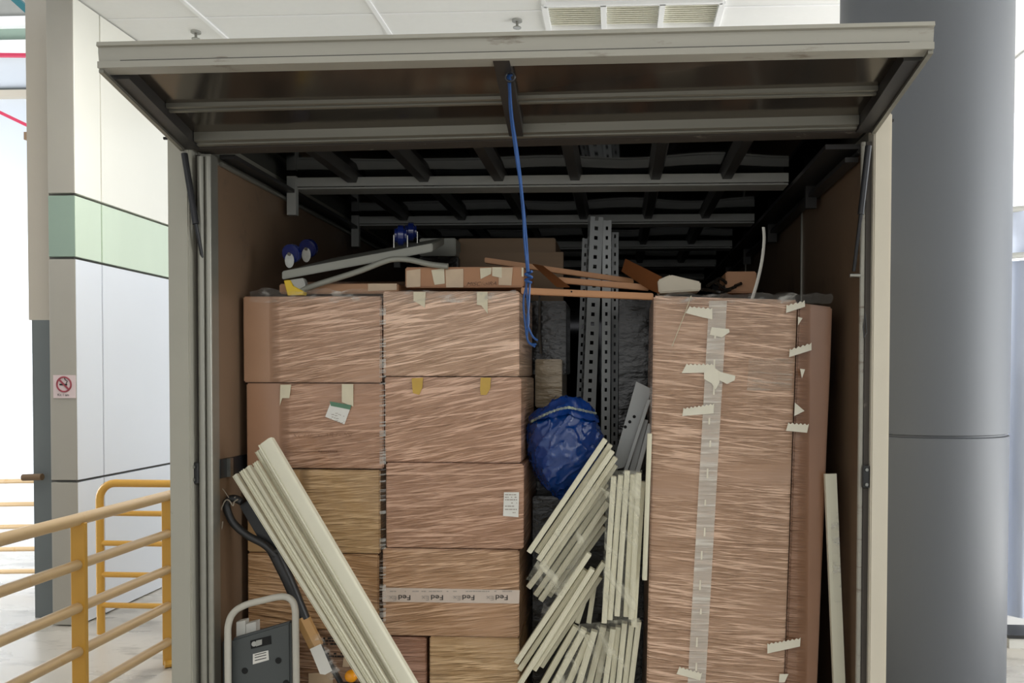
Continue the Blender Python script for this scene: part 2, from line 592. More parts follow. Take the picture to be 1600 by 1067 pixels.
# left wall of panels running back beside the truck, with its grey end face
WX = -3.41
zb = [-.02, PXX(122, 752, WX).z, PXX(119, 403, WX).z, PXX(116, 303, WX).z, ZC]
y0 = 5.08
yj = PXX(160, 450, WX).y
wall = MB().box(WX - .19, WX - .03, y0 + .03, 9.0, -.36, ZC)
struct(wall.build('wall_left', M_groove))
bands = [('trim_1', M_walllow), ('trim_2', M_walllow), ('trim_3', M_green), ('trim_4', M_wallp)]
for (nm, m_), za, zz in zip(bands, zb[:-1], zb[1:]):
    b = MB()
    b.box(WX - .03, WX, y0 + .004, yj - .006, za + .008, zz - .008)
    b.box(WX - .03, WX, yj + .006, 9.0, za + .008, zz - .008)
    struct(b.bevel(.002, 1).build(nm, m_))
xl = P(76, 400, y0).x
for i, (za, zz) in enumerate(zip(zb[:-1], zb[1:])):
    b = MB().box(xl, WX - .003, y0, y0 + .03, za + .008, zz - .008).bevel(.002, 1)
    struct(b.build('trim_%d' % (5 + i), M_pgreen if i == 2 else M_pillar))
# beige / dark grey column left of it
yb = 5.25
x0 = P(45, 500, yb).x
zs = P(60, 500, yb).z
struct(MB().box(x0, xl + .03, yb, yb + .4, zs, ZC + .5).build('wall_column_upper', M_beige))
struct(MB().box(x0 + .02, xl + .03, yb, yb + .4, -.36, zs).build('wall_column_lower', M_dgrey))

# no-smoking sign on the grey face
sy = y0 - .006
a, b_ = P(83, 586, sy), P(118, 622, sy)
t = thing('no_smoking_sign', 'square no smoking sign with red ring on the grey panel', 'sign', ((a.x + b_.x) / 2, sy, b_.z))
MB().box(a.x, b_.x, sy, y0, b_.z, a.z).build('sign_plate', M_signw, t)
cz = P(100, 600.5, sy)
rr = (P(111, 600, sy).x - P(89, 600, sy).x) / 2
ring = MB()
ring.tube([cz + Vector((math.cos(k * PI / 16) * rr, -.001, math.sin(k * PI / 16) * rr)) for k in range(32)], .0055, 6, True)
ring.beam(cz + Vector((-rr * .7, -.003, rr * .7)), cz + Vector((rr * .7, -.003, -rr * .7)), .004, .010, (1, 0, 1))
ring.build('prohibition_ring', M_red, t)
cg = MB().box(cz.x - rr * .6, cz.x + rr * .45, sy - .004, sy, cz.z - .006, cz.z + .004)
cg.tube([cz + Vector((rr * .35, -.002, .006)), cz + Vector((rr * .5, -.002, .02)), cz + Vector((rr * .2, -.002, .028)), cz + Vector((rr * .1, -.002, .04))], .0025, 6)
cg.build('cigarette_symbol', M_ink, t)
q = P(99, 617, sy)
text('Kit 1 am', .022, q + Vector((0, -.001, 0)), t, M_ink)

# far left: pale wall, bulkhead bands, red pipes, teal beam
struct(MB().box(-14, -3.7, 9.0, 9.2, -.36, 6.5).build('wall_back', M_farwall))
for nm, ya, yb2, m_, dy in (('trim_upper_band', -30, 25, M_beam, .3), ('trim_white_band', 25, 36, M_ceilbar, .34), ('trim_beige_band', 36, 62, M_pgreen, .2),
                            ('trim_pale_band', 62, 74, M_ceilbar, .26), ('trim_shadow_band', 74, 84, M_beige, .1), ('trim_grey_line', 137, 140, M_dgrey, .04), ('trim_low_band', 140, 151, M_beige, .08)):
    Yb = 9.0 - dy
    struct(MB().box(-12, -4.6, Yb, 8.998, P(20, yb2, Yb).z, P(20, ya, Yb).z).build(nm, m_))
tag(MB().beam(P(-20, 86, 8.4), P(70, 87, 8.4), .05, .03).build('red_pipe', M_pipe), 'red pipe running level near the ceiling beyond the beige column', 'pipe')
tag(MB().beam(P(-20, 166, 8.0), P(70, 209, 8.0), .05, .03).build('red_pipe', M_pipe), 'red pipe slanting down behind the beige column, above a small brown block', 'pipe')
tag(MB().beam(P(12, -12, 7.9), P(70, 40, 7.9), .09, .06).build('teal_beam', M_teal), 'teal metal beam at the top corner beyond the beige column', 'beam')
tag(ext_y([(37, 206), (60, 206), (60, 218), (37, 218)], 8.6, .39).build('wall_bracket', M_dbrown), 'small brown block fixed to the far pale wall', 'bracket')

# fluorescent fitting on the ceiling of the passage between truck and wall panels
t = thing('ceiling_light', 'long white ceiling light over the passage beside the truck', 'lamp', (-2.3, 3.9, ZC))
MB().box(-2.45, -2.15, 3.1, 4.7, ZC - .07, ZC - .001).bevel(.006, 2).build('housing', M_ceilbar, t)
em = bpy.data.materials.new('lamp_diffuser')
em.use_nodes = True
em.node_tree.nodes['Principled BSDF'].inputs['Emission Color'].default_value = (1, .98, .93, 1)
em.node_tree.nodes['Principled BSDF'].inputs['Emission Strength'].default_value = 33.0
MB().box(-2.42, -2.18, 3.13, 4.67, ZC - .076, ZC - .0705).build('diffuser', em, t)

# ---------------------------------------------------------------- railings
def railing_side():
    XR = P(264, 774, 4.5).x
    XR = -2.46
    yF = PXX(264, 900, XR).y
    yN = PXX(124, 900, XR).y
    t = thing('safety_railing', 'near worn yellow safety railing with five bars running beside the truck', 'railing', (XR, yF, -.02))
    z5 = [PXX(264, y, XR).z for y in (774, 833, 889, 946, 1002)]
    for i, z in enumerate(z5):
        r = .028 if i == 0 else .024
        MB().tube([(XR, 1.6, z), (XR, yF + (.06 if i else .3), z)], r, 14).build('top_rail' if i == 0 else 'rail', M_worn, t)
    for y in (yF, yN, 2 * yN - yF):
        MB().box(XR - .034, XR + .034, y - .012, y + .012, -.02, z5[0] - .015).bevel(.003, 1).build('post', M_yellow, t)
    b = MB().tube([(XR, yF - .05, .0), (XR + .2, yF + .1, .0)], .02, 8)
    b.build('base_bar', M_yellow, t)


railing_side()


def railing_cross():
    Y = 4.95
    t = thing('safety_railing', 'yellow five-bar barrier with rounded corner standing by the pale wall panels', 'railing', (P(160, 900, Y).x, Y, -.02))
    xa = P(157, 900, Y).x
    zt = P(200, 755, Y).z
    r = .024
    pts = [(xa, Y, -.02), (xa, Y, zt - .1)]
    for k in range(1, 7):
        a = k * PI / 12
        pts.append((xa + .1 - .1 * math.cos(a), Y, zt - .1 + .1 * math.sin(a)))
    xe = xa + 1.5
    pts += [(xe, Y, zt), (xe, Y, -.02)]
    MB().tube(pts, r, 12).build('frame', M_yellow, t)
    for py in (802, 849, 898, 946):
        z = P(200, py, Y).z
        MB().tube([(xa, Y, z), (xe, Y, z)], .017, 10).build('rail', M_yellow, t)
    MB().tube([(xa + .62, Y, -.02), (xa + .62, Y, zt)], .02, 10).build('post', M_yellow, t)


railing_cross()


def railing_far():
    Y = 7.3
    t = thing('safety_railing', 'distant cream five-bar railing seen left of the beige column', 'railing', (P(20, 900, Y).x, Y, -.36))
    for py in (752, 788, 823, 858, 893):
        MB().tube([P(-60, py + 1, Y), P(70, py - 1, Y)], .022, 10).build('rail', M_worn, t)
    for px in (-50, 68):
        q = P(px, 752, Y)
        MB().tube([(q.x, Y, -.36), (q.x, Y, q.z)], .022, 10).build('post', M_yellow, t)


railing_far()
q = P(50, 746, 5.6)
tag(MB().tube([P(36, 746, 5.2), P(66, 745, 5.2)], .022, 12).build('handrail_stub', M_dbrown), 'short brown handrail end poking out left of the dark column base', 'handrail')

# ---------------------------------------------------------------- right: round column, tarp, outside
cY = 4.5
cx = P(1439, 500, cY).x
crad = (P(1577, 500, cY).x - P(1314, 500, cY).x) / 2 * .972
zseam = P(1445, 683, cY - crad).z
cm = MB()
prof = [(-.02, crad), (zseam - .008, crad), (zseam - .004, crad - .012), (zseam + .004, crad - .012), (zseam + .008, crad), (ZC, crad)]
rings = []
for z, r in prof:
    rings.append([cm.bm.verts.new((cx + r * math.cos(2 * PI * k / 96), cY + r * math.sin(2 * PI * k / 96), z)) for k in range(96)])
for A, B in zip(rings[:-1], rings[1:]):
    for k in range(96):
        cm.bm.faces.new([A[k], A[(k + 1) % 96], B[(k + 1) % 96], B[k]])
struct(cm.build('wall_round_column', M_col))

ty = 5.3
tx0 = P(1572, 600, ty).x
t = thing('tarpaulin_curtain', 'pale blue and white hanging tarp right of the round column', 'curtain', (tx0 + .5, ty, -.02))
ztop, zmid = P(1590, 330, ty).z, P(1590, 402, ty).z
MB().grid(lambda u, v: (tx0 + u * 1.4, ty + .035 * math.sin(u * 60) + .015 * math.sin(u * 23 + v * 5), .08 + v * (zmid - .1)), 120, 12).build('hanging_tarp', M_curt, t)
MB().grid(lambda u, v: (tx0 + u * 1.4, ty - .03 + .02 * math.sin(u * 30 + v * 3), zmid + v * (ztop - zmid)), 60, 6).build('valance', M_curt, t)
for z in (zmid, ztop):
    MB().tube([(tx0 - .05, ty - .04, z), (tx0 + 1.4, ty - .04, z + .1)], .018, 8).build('pole', M_beam, t)
MB().tube([(tx0, ty, -.02), (tx0, ty, ztop)], .016, 8).build('post', M_beam, t)
ly = 5.0
q = P(1577, 1010, ly)
t = thing('low_cabinet', 'low grey and white metal box on the floor right of the round column', 'cabinet', (q.x + .4, ly, -.02))
MB().box(q.x, q.x + .8, ly, ly + .2, -.02, .04).build('body', M_whitebox, t)
MB().box(q.x - .01, q.x + .81, ly - .01, ly + .21, .04, .06).build('lid', M_black, t)

# ================================================================ TRUCK
TY = 2.5
XL, XRt = -1.268, 0.742       # inner faces of the plywood side walls
tr = thing('box_truck', 'open box truck body with plywood-lined walls and a raised rear hatch', 'truck', ((XL + XRt) / 2, TY, -.02))
lx0, lx1 = P(264, 640, TY).x, P(297, 640, TY).x
rx0, rx1 = P(1362, 600, TY).x, P(1390, 600, TY).x
zl, zr = P(262, 205, TY).z, P(1390, 165, TY).z
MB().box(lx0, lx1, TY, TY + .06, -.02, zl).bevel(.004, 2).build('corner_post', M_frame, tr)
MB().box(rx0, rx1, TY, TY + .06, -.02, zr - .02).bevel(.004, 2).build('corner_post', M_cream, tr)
# inner weathered channels
xi = XL
ch = MB()
ch.box(lx1, lx1 + .022, TY + .045, TY + .07, -.02, 2.26)
ch.build('door_channel', M_grime, tr)
for x_, w_ in ((lx1 + .022, .012), (lx1 + .046, .010)):
    MB().tube([(x_ + w_ / 2 - .003, TY + .03, -.02), (x_ + w_ / 2 - .003, TY + .03, 2.25)], w_, 12).build('channel_bead', M_alu, tr)
MB().box(lx1 + .02, XL + .004, TY + .035, TY + .08, -.02, 2.26).build('door_channel', M_alu, tr)
ch = MB().box(rx0 - .016, rx0, TY + .02, TY + .07, -.02, 2.27)
ch.build('door_channel', M_grime, tr)
MB().tube([(rx0 - .022, TY + .03, -.02), (rx0 - .022, TY + .03, 2.27)], .008, 10).build('channel_bead', M_lip, tr)
# latch plates on the channels
for px, py in ((301, 740),):
    q = P(px, py, TY + .01)
    l_ = MB().box(q.x - .013, q.x + .013, TY + .02, TY + .045, q.z - .034, q.z + .034).bevel(.003, 1).build('latch_plate', M_black, tr)
    for dz in (.02, -.02):
        MB().tube([(q.x, TY + .02, q.z + dz), (q.x, TY + .014, q.z + dz)], .005, 8).build('bolt', M_chrome, l_)
q = P(1353, 745, TY + .01)
l_ = MB().box(q.x - .010, q.x + .010, TY + .005, TY + .02, q.z - .034, q.z + .034).bevel(.003, 1).build('latch_plate', M_black, tr)
for dz in (.022, -.022):
    MB().tube([(q.x, TY + .005, q.z + dz), (q.x, TY, q.z + dz)], .005, 8).build('bolt', M_chrome, l_)
# body shell
ZR = 2.335
YE = 6.7
MB().box(XL - .03, XL, TY + .07, YE, .0, 2.24).build('side_wall', M_ply, tr)
MB().box(XRt, XRt + .03, TY + .07, YE, .0, 2.26).build('side_wall', M_ply, tr)
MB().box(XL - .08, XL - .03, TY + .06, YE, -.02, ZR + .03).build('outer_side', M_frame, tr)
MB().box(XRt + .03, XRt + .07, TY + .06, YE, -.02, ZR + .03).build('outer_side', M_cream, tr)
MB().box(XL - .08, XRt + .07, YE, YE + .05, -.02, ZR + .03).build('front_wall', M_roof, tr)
MB().box(XL - .08, XRt + .07, TY + .04, YE, -.02, 0).build('floor_bed', M_tfloor, tr)


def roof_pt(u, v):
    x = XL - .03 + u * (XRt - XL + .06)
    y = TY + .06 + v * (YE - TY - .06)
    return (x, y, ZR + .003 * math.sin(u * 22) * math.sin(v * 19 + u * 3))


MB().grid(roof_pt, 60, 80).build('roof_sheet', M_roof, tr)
MB().box(XL - .08, XRt + .07, TY + .06, YE + .05, ZR + .03, ZR + .05).build('roof_top', M_frame, tr)
# roof beams (front web and flange) and stringers
for k, Y in enumerate((3.10, 3.86, 4.6, 5.34, 6.08)):
    zb_ = 2.285
    m_ = MB()
    m_.box(XL + .02, XRt - .12, Y, Y + .006, zb_ + .003, zb_ + .036)
    m_.box(XL + .02, XRt - .12, Y + .004, Y + .10, zb_ - .006, zb_)
    m_.box(XL + .02, XRt - .12, Y + .094, Y + .10, zb_, ZR)
    m_.build('roof_beam', M_beam, tr)
    MB().box(XL + .02, XL + .055, Y - .01, Y + .015, 2.18, ZR - .01).build('beam_bracket', M_beam, tr)
    MB().box(XRt - .06, XRt - .02, Y - .01, Y + .015, 2.19, ZR - .01).build('beam_bracket', M_string, tr)
for x in (-1.03, -.757, -.475, -.19, .108, .37):
    MB().prism([(x, TY + .1, ZR), (x + .012, TY + .1, ZR - .035), (x + .045, TY + .1, ZR - .035), (x + .057, TY + .1, ZR)], (0, YE - TY - .15, 0)).build('roof_stringer', M_string, tr)
MB().tube([(XL + .006, TY + .1, 2.245), (XL + .006, YE, 2.245)], .008, 8).build('wall_trim', M_alu, tr)
MB().box(XL, XL + .05, TY + .1, YE, 2.262, 2.275).build('side_rail', M_string, tr)
MB().tube([(XRt - .006, TY + .1, 2.262), (XRt - .006, YE, 2.262)], .008, 8).build('wall_trim', M_string, tr)
MB().box(XRt - .11, XRt, TY + .1, YE, 2.27, 2.285).build('side_rail', M_string, tr)
MB().box(XRt - .05, XRt - .01, TY + .1, YE, 2.23, 2.245).build('side_rail', M_string, tr)
yv = PXX(1252, 400, XRt - .003).y
MB().box(XRt - .006, XRt, yv - .006, yv + .006, 0, 2.25).build('wall_seam', M_alu, tr)
MB().box(XRt - .006, XRt, 4.9, 4.92, 0, 2.25).build('wall_seam', M_alu, tr)
# lashing rail on the left wall
zz = P(340, 730, 2.63).z
lr = MB().box(XL, XL + .008, TY + .08, YE - .1, zz - .03, zz + .03)
lr = lr.build('lashing_rail', M_blkmetal, tr)
hk = MB().box(XL + .008, XL + .02, 2.62, 2.64, zz - .03, zz + .03)
hk.build('hook', M_chrome, lr)
# header above the opening
hl, hr = P(300, 232, TY), P(1352, 205, TY)
MB().hull_box([(hl.x, TY + .0, hl.z), (hl.x, TY + .07, hl.z), (hr.x, TY + .07, hr.z), (hr.x, TY, hr.z),
               (hl.x, TY, ZR + .05), (hl.x, TY + .07, ZR + .05), (hr.x, TY + .07, ZR + .05), (hr.x, TY, ZR + .05)]).build('header', M_grime, tr)

# ---- hatch
HI, HO = TY - .01, 2.04
hIL, hIR = P(282, 232, HI), P(1368, 205, HI)
hOL, hOR = P(152, 106, HO), P(1460, 76, HO)
ht = MB()
up = Vector((0, .02, .045))


def hp(u, v, h=0.0):
    """u: left to right, v: hinge to outer edge, h: above the under side"""
    a = hIL.lerp(hIR, u)
    b = hOL.lerp(hOR, u)
    return a.lerp(b, v) + Vector((0, 0, h))


def slab(u0, u1, v0, v1, h0, h1):
    return [hp(u0, v0, h0), hp(u0, v1, h0), hp(u1, v1, h0), hp(u1, v0, h0), hp(u0, v0, h1), hp(u0, v1, h1), hp(u1, v1, h1), hp(u1, v0, h1)]


hatch = MB().hull_box(slab(.01, .99, 0, .98, .034, .05)).build('hatch_door', M_hpanel, tr)
# outer lip: stepped extrusion along the free edge
lh = (P(150, 66, HO).z - hOL.z)
s_ = MB()
prof = [(0, 0), (0, .016), (.007, .019), (.004, .040), (.004, lh - .012), (-.004, lh - .010), (-.002, lh), (.06, lh), (.06, .052), (.05, .048), (.05, 0)]
s_.prism([hOL + Vector((0, y, z)) for y, z in prof], hOR - hOL)
s_.build('outer_lip', M_lip, hatch)
# side rails
for u0, u1 in ((.0, .026), (.974, 1.0)):
    m_ = MB().hull_box(slab(u0, u1, -.02, .88, .0, .05))
    m_.build('side_rail', M_string, hatch)
for u0, u1 in ((.0, .006), (.994, 1.0)):
    MB().hull_box(slab(u0, u1, .0, .985, -.008, .0)).build('side_flange', M_rib, hatch)
# ribs and hinge rail, each a low ridge with a groove
def rib(v0, v1, name, h):
    m_ = MB()
    vm = (v0 + v1) / 2
    m_.hull_box(slab(.027, .973, v0, vm - .006, h, .034))
    m_.hull_box(slab(.027, .973, vm + .006, v1, h + .004, .034))
    m_.hull_box(slab(.0275, .9725, v0 + .004, v1 - .004, h + .008, .0335))
    m_.build(name, M_rib, hatch)


rib(.40, .455, 'cross_rib', .018)
rib(.0, .07, 'hinge_rail', .004)
MB().hull_box(slab(.027, .973, .93, .985, .02, .034)).build('edge_flange', M_string, hatch)
MB().hull_box(slab(.485, .505, .05, .97, .002, .034)).build('centre_strap', M_string, hatch)
# tie-off eye for the rope
eq = P(797, 120, HO + .07)
MB().tube([eq + Vector((math.cos(k * PI / 6) * .012, 0, math.sin(k * PI / 6) * .012)) for k in range(12)], .003, 6, True).build('rope_eye', M_blkmetal, hatch)

# gas struts
for (a1, a2, a3, nm) in (((288, 240, 2.50), (306, 350, 2.50), (322, 434, 2.54), 0), ((1357, 228, 2.49), (1345, 335, 2.50), (1334, 424, 2.53), 1)):
    p1, p2, p3 = P(*a1), P(*a2), P(*a3)
    g_ = MB().tube([p1, p2], .0095, 14).build('gas_strut', M_blkmetal, tr)
    MB().tube([p2, p3], .0055, 10).build('strut_rod', M_blkmetal, g_)
    sgn = 1 if nm == 0 else -1
    e_ = p3 + Vector((0, 0, -.012))
    MB().tube([e_ + Vector((-.02 * sgn, 0, 0)), e_ + Vector((.012 * sgn, 0, 0))], .006, 10).build('ball_stud', M_chrome, g_)
# small lamp-side pin on the left post
MB().tube([P(256, 216, TY + .02), P(264, 216, TY + .02)], .005, 8).build('side_pin', M_blkmetal, tr)
MB().tube([P(1389, 188, TY + .02), P(1396, 188, TY + .02)], .005, 8).build('side_pin', M_blkmetal, tr)
# hanging cord loop on the right channel
MB().tube([P(1352, 490, TY - .0), P(1349, 510, TY - .0), P(1350, 528, TY - .0), P(1354, 520, TY - .0), P(1352, 490, TY - .0)], .002, 6).build('cord_loop', M_black, tr)

# ---------------------------------------------------------------- blue rope
def curve_pts(pts, n=8):
    """Catmull-Rom through 3D points"""
    out = []
    Q = [pts[0]] + list(pts) + [pts[-1]]
    for i in range(1, len(Q) - 2):
        a, b, c_, d = Q[i - 1], Q[i], Q[i + 1], Q[i + 2]
        for k in range(n):
            t_ = k / n
            out.append(0.5 * ((2 * b) + (c_ - a) * t_ + (2 * a - 5 * b + 4 * c_ - d) * t_ ** 2 + (3 * b - a - 3 * c_ + d) * t_ ** 3))
    out.append(pts[-1])
    return out


RY = 2.12
t = thing('blue_rope', 'blue rope hanging from the hatch with a knot and frayed tail', 'rope', tuple(P(830, 540, RY)))
base = [(796, 116), (799, 170), (807, 240), (815, 310), (820, 370), (826, 425)]
for j, (ox, ph) in enumerate(((-2.0, 0), (2.2, 1.5), (0, 3))):
    pp = [P(x + ox * math.cos(i * 1.3 + ph), y, RY + .002 * math.sin(i * 1.3 + ph)) for i, (x, y) in enumerate(base)]
    MB().tube(curve_pts(pp, 8), .0032, 7).build('strand', M_blue, t)
k_ = [P(826 + 5 * math.cos(a * 1.1), 424 + a * 1.6, RY + .006 * math.sin(a * 1.1)) for a in range(12)]
MB().tube(curve_pts(k_, 3), .0035, 7).build('knot', M_blue, t)
for pts in ([(824, 440), (818, 470), (821, 510), (826, 535), (838, 538)], [(828, 440), (826, 480), (824, 505), (832, 525), (840, 532)], [(822, 440), (824, 470), (826, 500), (824, 530), (836, 542)]):
    MB().tube(curve_pts([P(x, y, RY + .003) for x, y in pts], 6), .0028, 6).build('tail', M_blue, t)
MB().tube(curve_pts([P(800, 118, RY), P(792, 114, RY), P(792, 122, RY), P(802, 126, RY)], 6), .003, 6).build('hitch', M_blue, t)

# ================================================================ LOAD
CZ = 0.0


def carton(corners, Y, depth, material, label, group='film-wrapped cartons of the left stack', cat='carton', bulge=.004, name='carton'):
    """corners: surveyed left, right, top, bottom edge of its front"""
    l, r, tp, bt = corners
    a, b = P(l, tp, Y), P(r, tp, Y)
    c1, c2 = P(l, bt, Y), P(r, bt, Y)
    za, zb2 = (a.z + b.z) / 2, max(0.002, (c1.z + c2.z) / 2)
    xa, xb = (a.x + c1.x) / 2, (b.x + c2.x) / 2
    m_ = MB()
    n = 10
    m_.box(xa, xb, Y, Y + depth, zb2 + .001, za)
    bmesh.ops.subdivide_edges(m_.bm, edges=m_.bm.edges[:], cuts=7, use_grid_fill=True)
    cxm, czm = (xa + xb) / 2, (za + zb2) / 2
    for v in m_.bm.verts:
        if abs(v.co.y - Y) < 1e-5:
            u = 1 - ((v.co.x - cxm) / ((xb - xa) / 2)) ** 2
            w_ = 1 - ((v.co.z - czm) / ((za - zb2) / 2)) ** 2
            v.co.y -= bulge * max(0, u) * max(0, w_)
            v.co.y += .0015 * noise.noise(v.co * 9)
    m_.bevel(.004, 2, 50)
    root = thing(name, label, cat, (cxm, Y + depth / 2, zb2), group)
    body = m_.build('body', material, root)
    # top flap seam visible as a thin board edge
    root_info = dict(root=root, body=body, xa=xa, xb=xb, za=za, zb=zb2, Y=Y)
    return root_info


def patch(info, px_pts, material, name='tape', lift=.0055, thick=.0008, parent=None, Y=None):
    Y = info['Y'] - lift if Y is None else Y
    return MB().prism([P(x, y, Y) for x, y in px_pts], (0, thick, 0)).build(name, material, parent or info['root'])


def printed_lines(info, x0, x1, ys, hh, m=M_ink, name='print', skip=.35, lift=.0068, slope=0.0, parent=None):
    pr = MB()
    Y = info['Y'] - lift
    for y in ys:
        x = x0
        while x < x1:
            wd = random.uniform(1.5, 6)
            if random.random() > skip:
                dy = slope * (x - x0)
                pr.prism([P(x, y + dy, Y), P(min(x + wd, x1), y + dy, Y), P(min(x + wd, x1), y + hh + dy, Y), P(x, y + hh + dy, Y)], (0, .0004, 0))
            x += wd + .8
    return pr.build(name, m, parent or info['root'])


YF = 2.72
BR = (176, 138, 110)
xcl = P(424, 500, YF).x
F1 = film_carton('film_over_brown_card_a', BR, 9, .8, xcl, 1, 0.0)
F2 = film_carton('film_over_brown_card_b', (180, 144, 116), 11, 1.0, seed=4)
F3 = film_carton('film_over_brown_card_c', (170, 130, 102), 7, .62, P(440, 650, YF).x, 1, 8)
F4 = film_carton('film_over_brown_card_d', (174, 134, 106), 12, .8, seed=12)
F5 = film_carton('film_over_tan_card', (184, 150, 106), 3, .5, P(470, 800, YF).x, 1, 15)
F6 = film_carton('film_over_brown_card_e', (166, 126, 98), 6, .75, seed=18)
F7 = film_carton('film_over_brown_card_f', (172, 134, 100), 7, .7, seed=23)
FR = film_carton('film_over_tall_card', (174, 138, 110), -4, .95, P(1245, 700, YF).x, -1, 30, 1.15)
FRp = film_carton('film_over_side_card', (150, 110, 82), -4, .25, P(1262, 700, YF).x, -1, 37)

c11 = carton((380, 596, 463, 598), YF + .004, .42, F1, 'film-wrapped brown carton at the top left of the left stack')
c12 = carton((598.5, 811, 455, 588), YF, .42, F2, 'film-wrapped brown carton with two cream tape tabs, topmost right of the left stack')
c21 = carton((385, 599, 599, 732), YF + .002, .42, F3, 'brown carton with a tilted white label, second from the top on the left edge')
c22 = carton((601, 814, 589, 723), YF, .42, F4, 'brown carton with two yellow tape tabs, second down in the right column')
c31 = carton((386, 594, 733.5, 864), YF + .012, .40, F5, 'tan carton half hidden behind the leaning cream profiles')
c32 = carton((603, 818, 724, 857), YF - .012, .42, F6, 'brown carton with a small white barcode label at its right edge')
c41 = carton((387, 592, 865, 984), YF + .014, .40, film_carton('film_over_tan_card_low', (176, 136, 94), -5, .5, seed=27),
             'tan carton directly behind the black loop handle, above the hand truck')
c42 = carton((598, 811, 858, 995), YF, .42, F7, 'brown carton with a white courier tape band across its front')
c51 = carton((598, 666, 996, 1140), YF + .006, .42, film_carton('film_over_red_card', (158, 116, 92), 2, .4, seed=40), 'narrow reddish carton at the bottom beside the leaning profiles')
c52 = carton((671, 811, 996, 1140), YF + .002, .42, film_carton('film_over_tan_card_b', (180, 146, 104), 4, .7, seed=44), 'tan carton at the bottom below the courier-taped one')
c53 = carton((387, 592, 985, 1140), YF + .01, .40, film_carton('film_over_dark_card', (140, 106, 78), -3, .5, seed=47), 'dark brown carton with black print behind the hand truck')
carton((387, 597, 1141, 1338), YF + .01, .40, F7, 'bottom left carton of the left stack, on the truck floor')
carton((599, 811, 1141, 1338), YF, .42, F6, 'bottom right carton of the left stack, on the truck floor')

# tape tabs, labels, print
patch(c12, [(646, 456), (665, 456), (664, 481), (655, 475), (646, 470)], M_tapew)
patch(c12, [(745, 456), (762, 456), (762, 490), (752, 477), (745, 476)], M_tapew)
patch(c21, [(438, 601), (455, 601), (452, 622), (441, 622), (437, 634)], M_tapew)
patch(c21, [(534, 600), (552, 600), (552, 635), (541, 631), (534, 628)], M_tapew)
patch(c22, [(643, 591), (661, 590), (660, 605), (655, 617), (645, 614)], M_tapey)
patch(c22, [(751, 590), (767, 590), (766, 607), (760, 617), (751, 617), (750, 608)], M_tapey)
lb = patch(c21, [(517, 628), (547, 639), (538, 663), (508, 651)], M_paper, 'label', lift=.0065)
lb['label'] = 'tilted white paper label'
patch(c21, [(515, 627), (549, 633), (547, 640), (517, 634)], M_green2, 'label_strip', lift=.0072, parent=lb)
printed_lines(c21, 515, 538, [642, 646, 650, 654], 1.0, M_inkgrey, 'label_print', lift=.0075, slope=.36, parent=lb)
q = P(502, 680, YF - .006)
text('XCLIF  CARTON', .019, q, c21['root'], M_inkbrown, 'handwriting', tilt=-.03, sx=1.45, shear=.3, offset=-.0006)
printed_lines(c21, 490, 527, [704], 2.2, M_inkbrown, 'stamp', .15)
lb = patch(c32, [(787.5, 769), (811, 769), (810, 808), (786, 806)], M_paper, 'barcode_label', lift=.0075)
lb['label'] = 'white barcode label'
printed_lines(c32, 789, 808, [772, 776, 780, 785, 790, 795, 800], 1.6, M_inkgrey, 'label_print', lift=.0085, parent=lb)
tp = patch(c42, [(597.5, 918), (812, 922), (811, 943), (597.5, 940)], mat('courier_tape_white', (206, 190, 176), .3, var=.06, scale=30), 'courier_tape')
tp['label'] = 'white courier tape with black lettering'
for i, px in enumerate((632, 683, 732, 784)):
    q = P(px, 933, YF - .0068)
    text('Fed', .024, q, tp, M_ink, upside=True, sx=1.25, extrude=.0003)
    q = P(px - 18, 934, YF - .0068)
    text('Ex', .022, q, tp, M_inkgrey, upside=True, sx=1.2, extrude=.0003)
printed_lines(c42, 602, 800, [923], 1.6, M_inkgrey, 'tape_print', .45, parent=tp)
printed_lines(c53, 505, 545, [996, 1000, 1005, 1020, 1024], 2.6, M_ink, 'black_print', .3)
patch(c53, [(538, 1018), (548, 1018), (546, 1042), (535, 1042)], M_tapec)
patch(c53, [(482, 1052), (520, 1050), (520, 1067), (482, 1069)], M_tapec, lift=.0065)

# film strands bridging the gap between the two columns, and film ruffled over the top edge
tag(MB().grid(lambda u, v: P(593 + 10 * u, 462 + 680 * v, YF - .008 - .004 * math.sin(u * PI)), 4, 120).build('stretch_film', M_strand),
    'clear film strands stretched over the gap between the two carton columns', 'plastic film')


def ruffle(px0, px1, pyt, Y, h, back, seed, nu=90, nv=14, droop=8):
    def fn(u, v):
        p = P(px0 + (px1 - px0) * u, pyt, Y)
        if v < .45:
            k = v / .45
            base_ = p + Vector((0, -.007, -h * (1 - k)))
        else:
            k = (v - .45) / .55
            base_ = p + Vector((0, -.007 + back * k, 0.0))
        d = noise.noise_vector(Vector((u * 22 + seed, v * 4, seed))) * .008
        e = abs(noise.noise(Vector((u * 9 + seed, v * 3, 2))))
        return base_ + Vector((d.x, -abs(d.y) if v < .45 else 0, abs(d.z) + .018 * e * (v > .3) + .002))
    return MB().grid(fn, nu, nv)


tag(ruffle(392, 808, 458, YF, .035, .25, 3).build('stretch_film', M_crumple), 'crumpled clear film along the top edge of the left carton stack', 'plastic film')

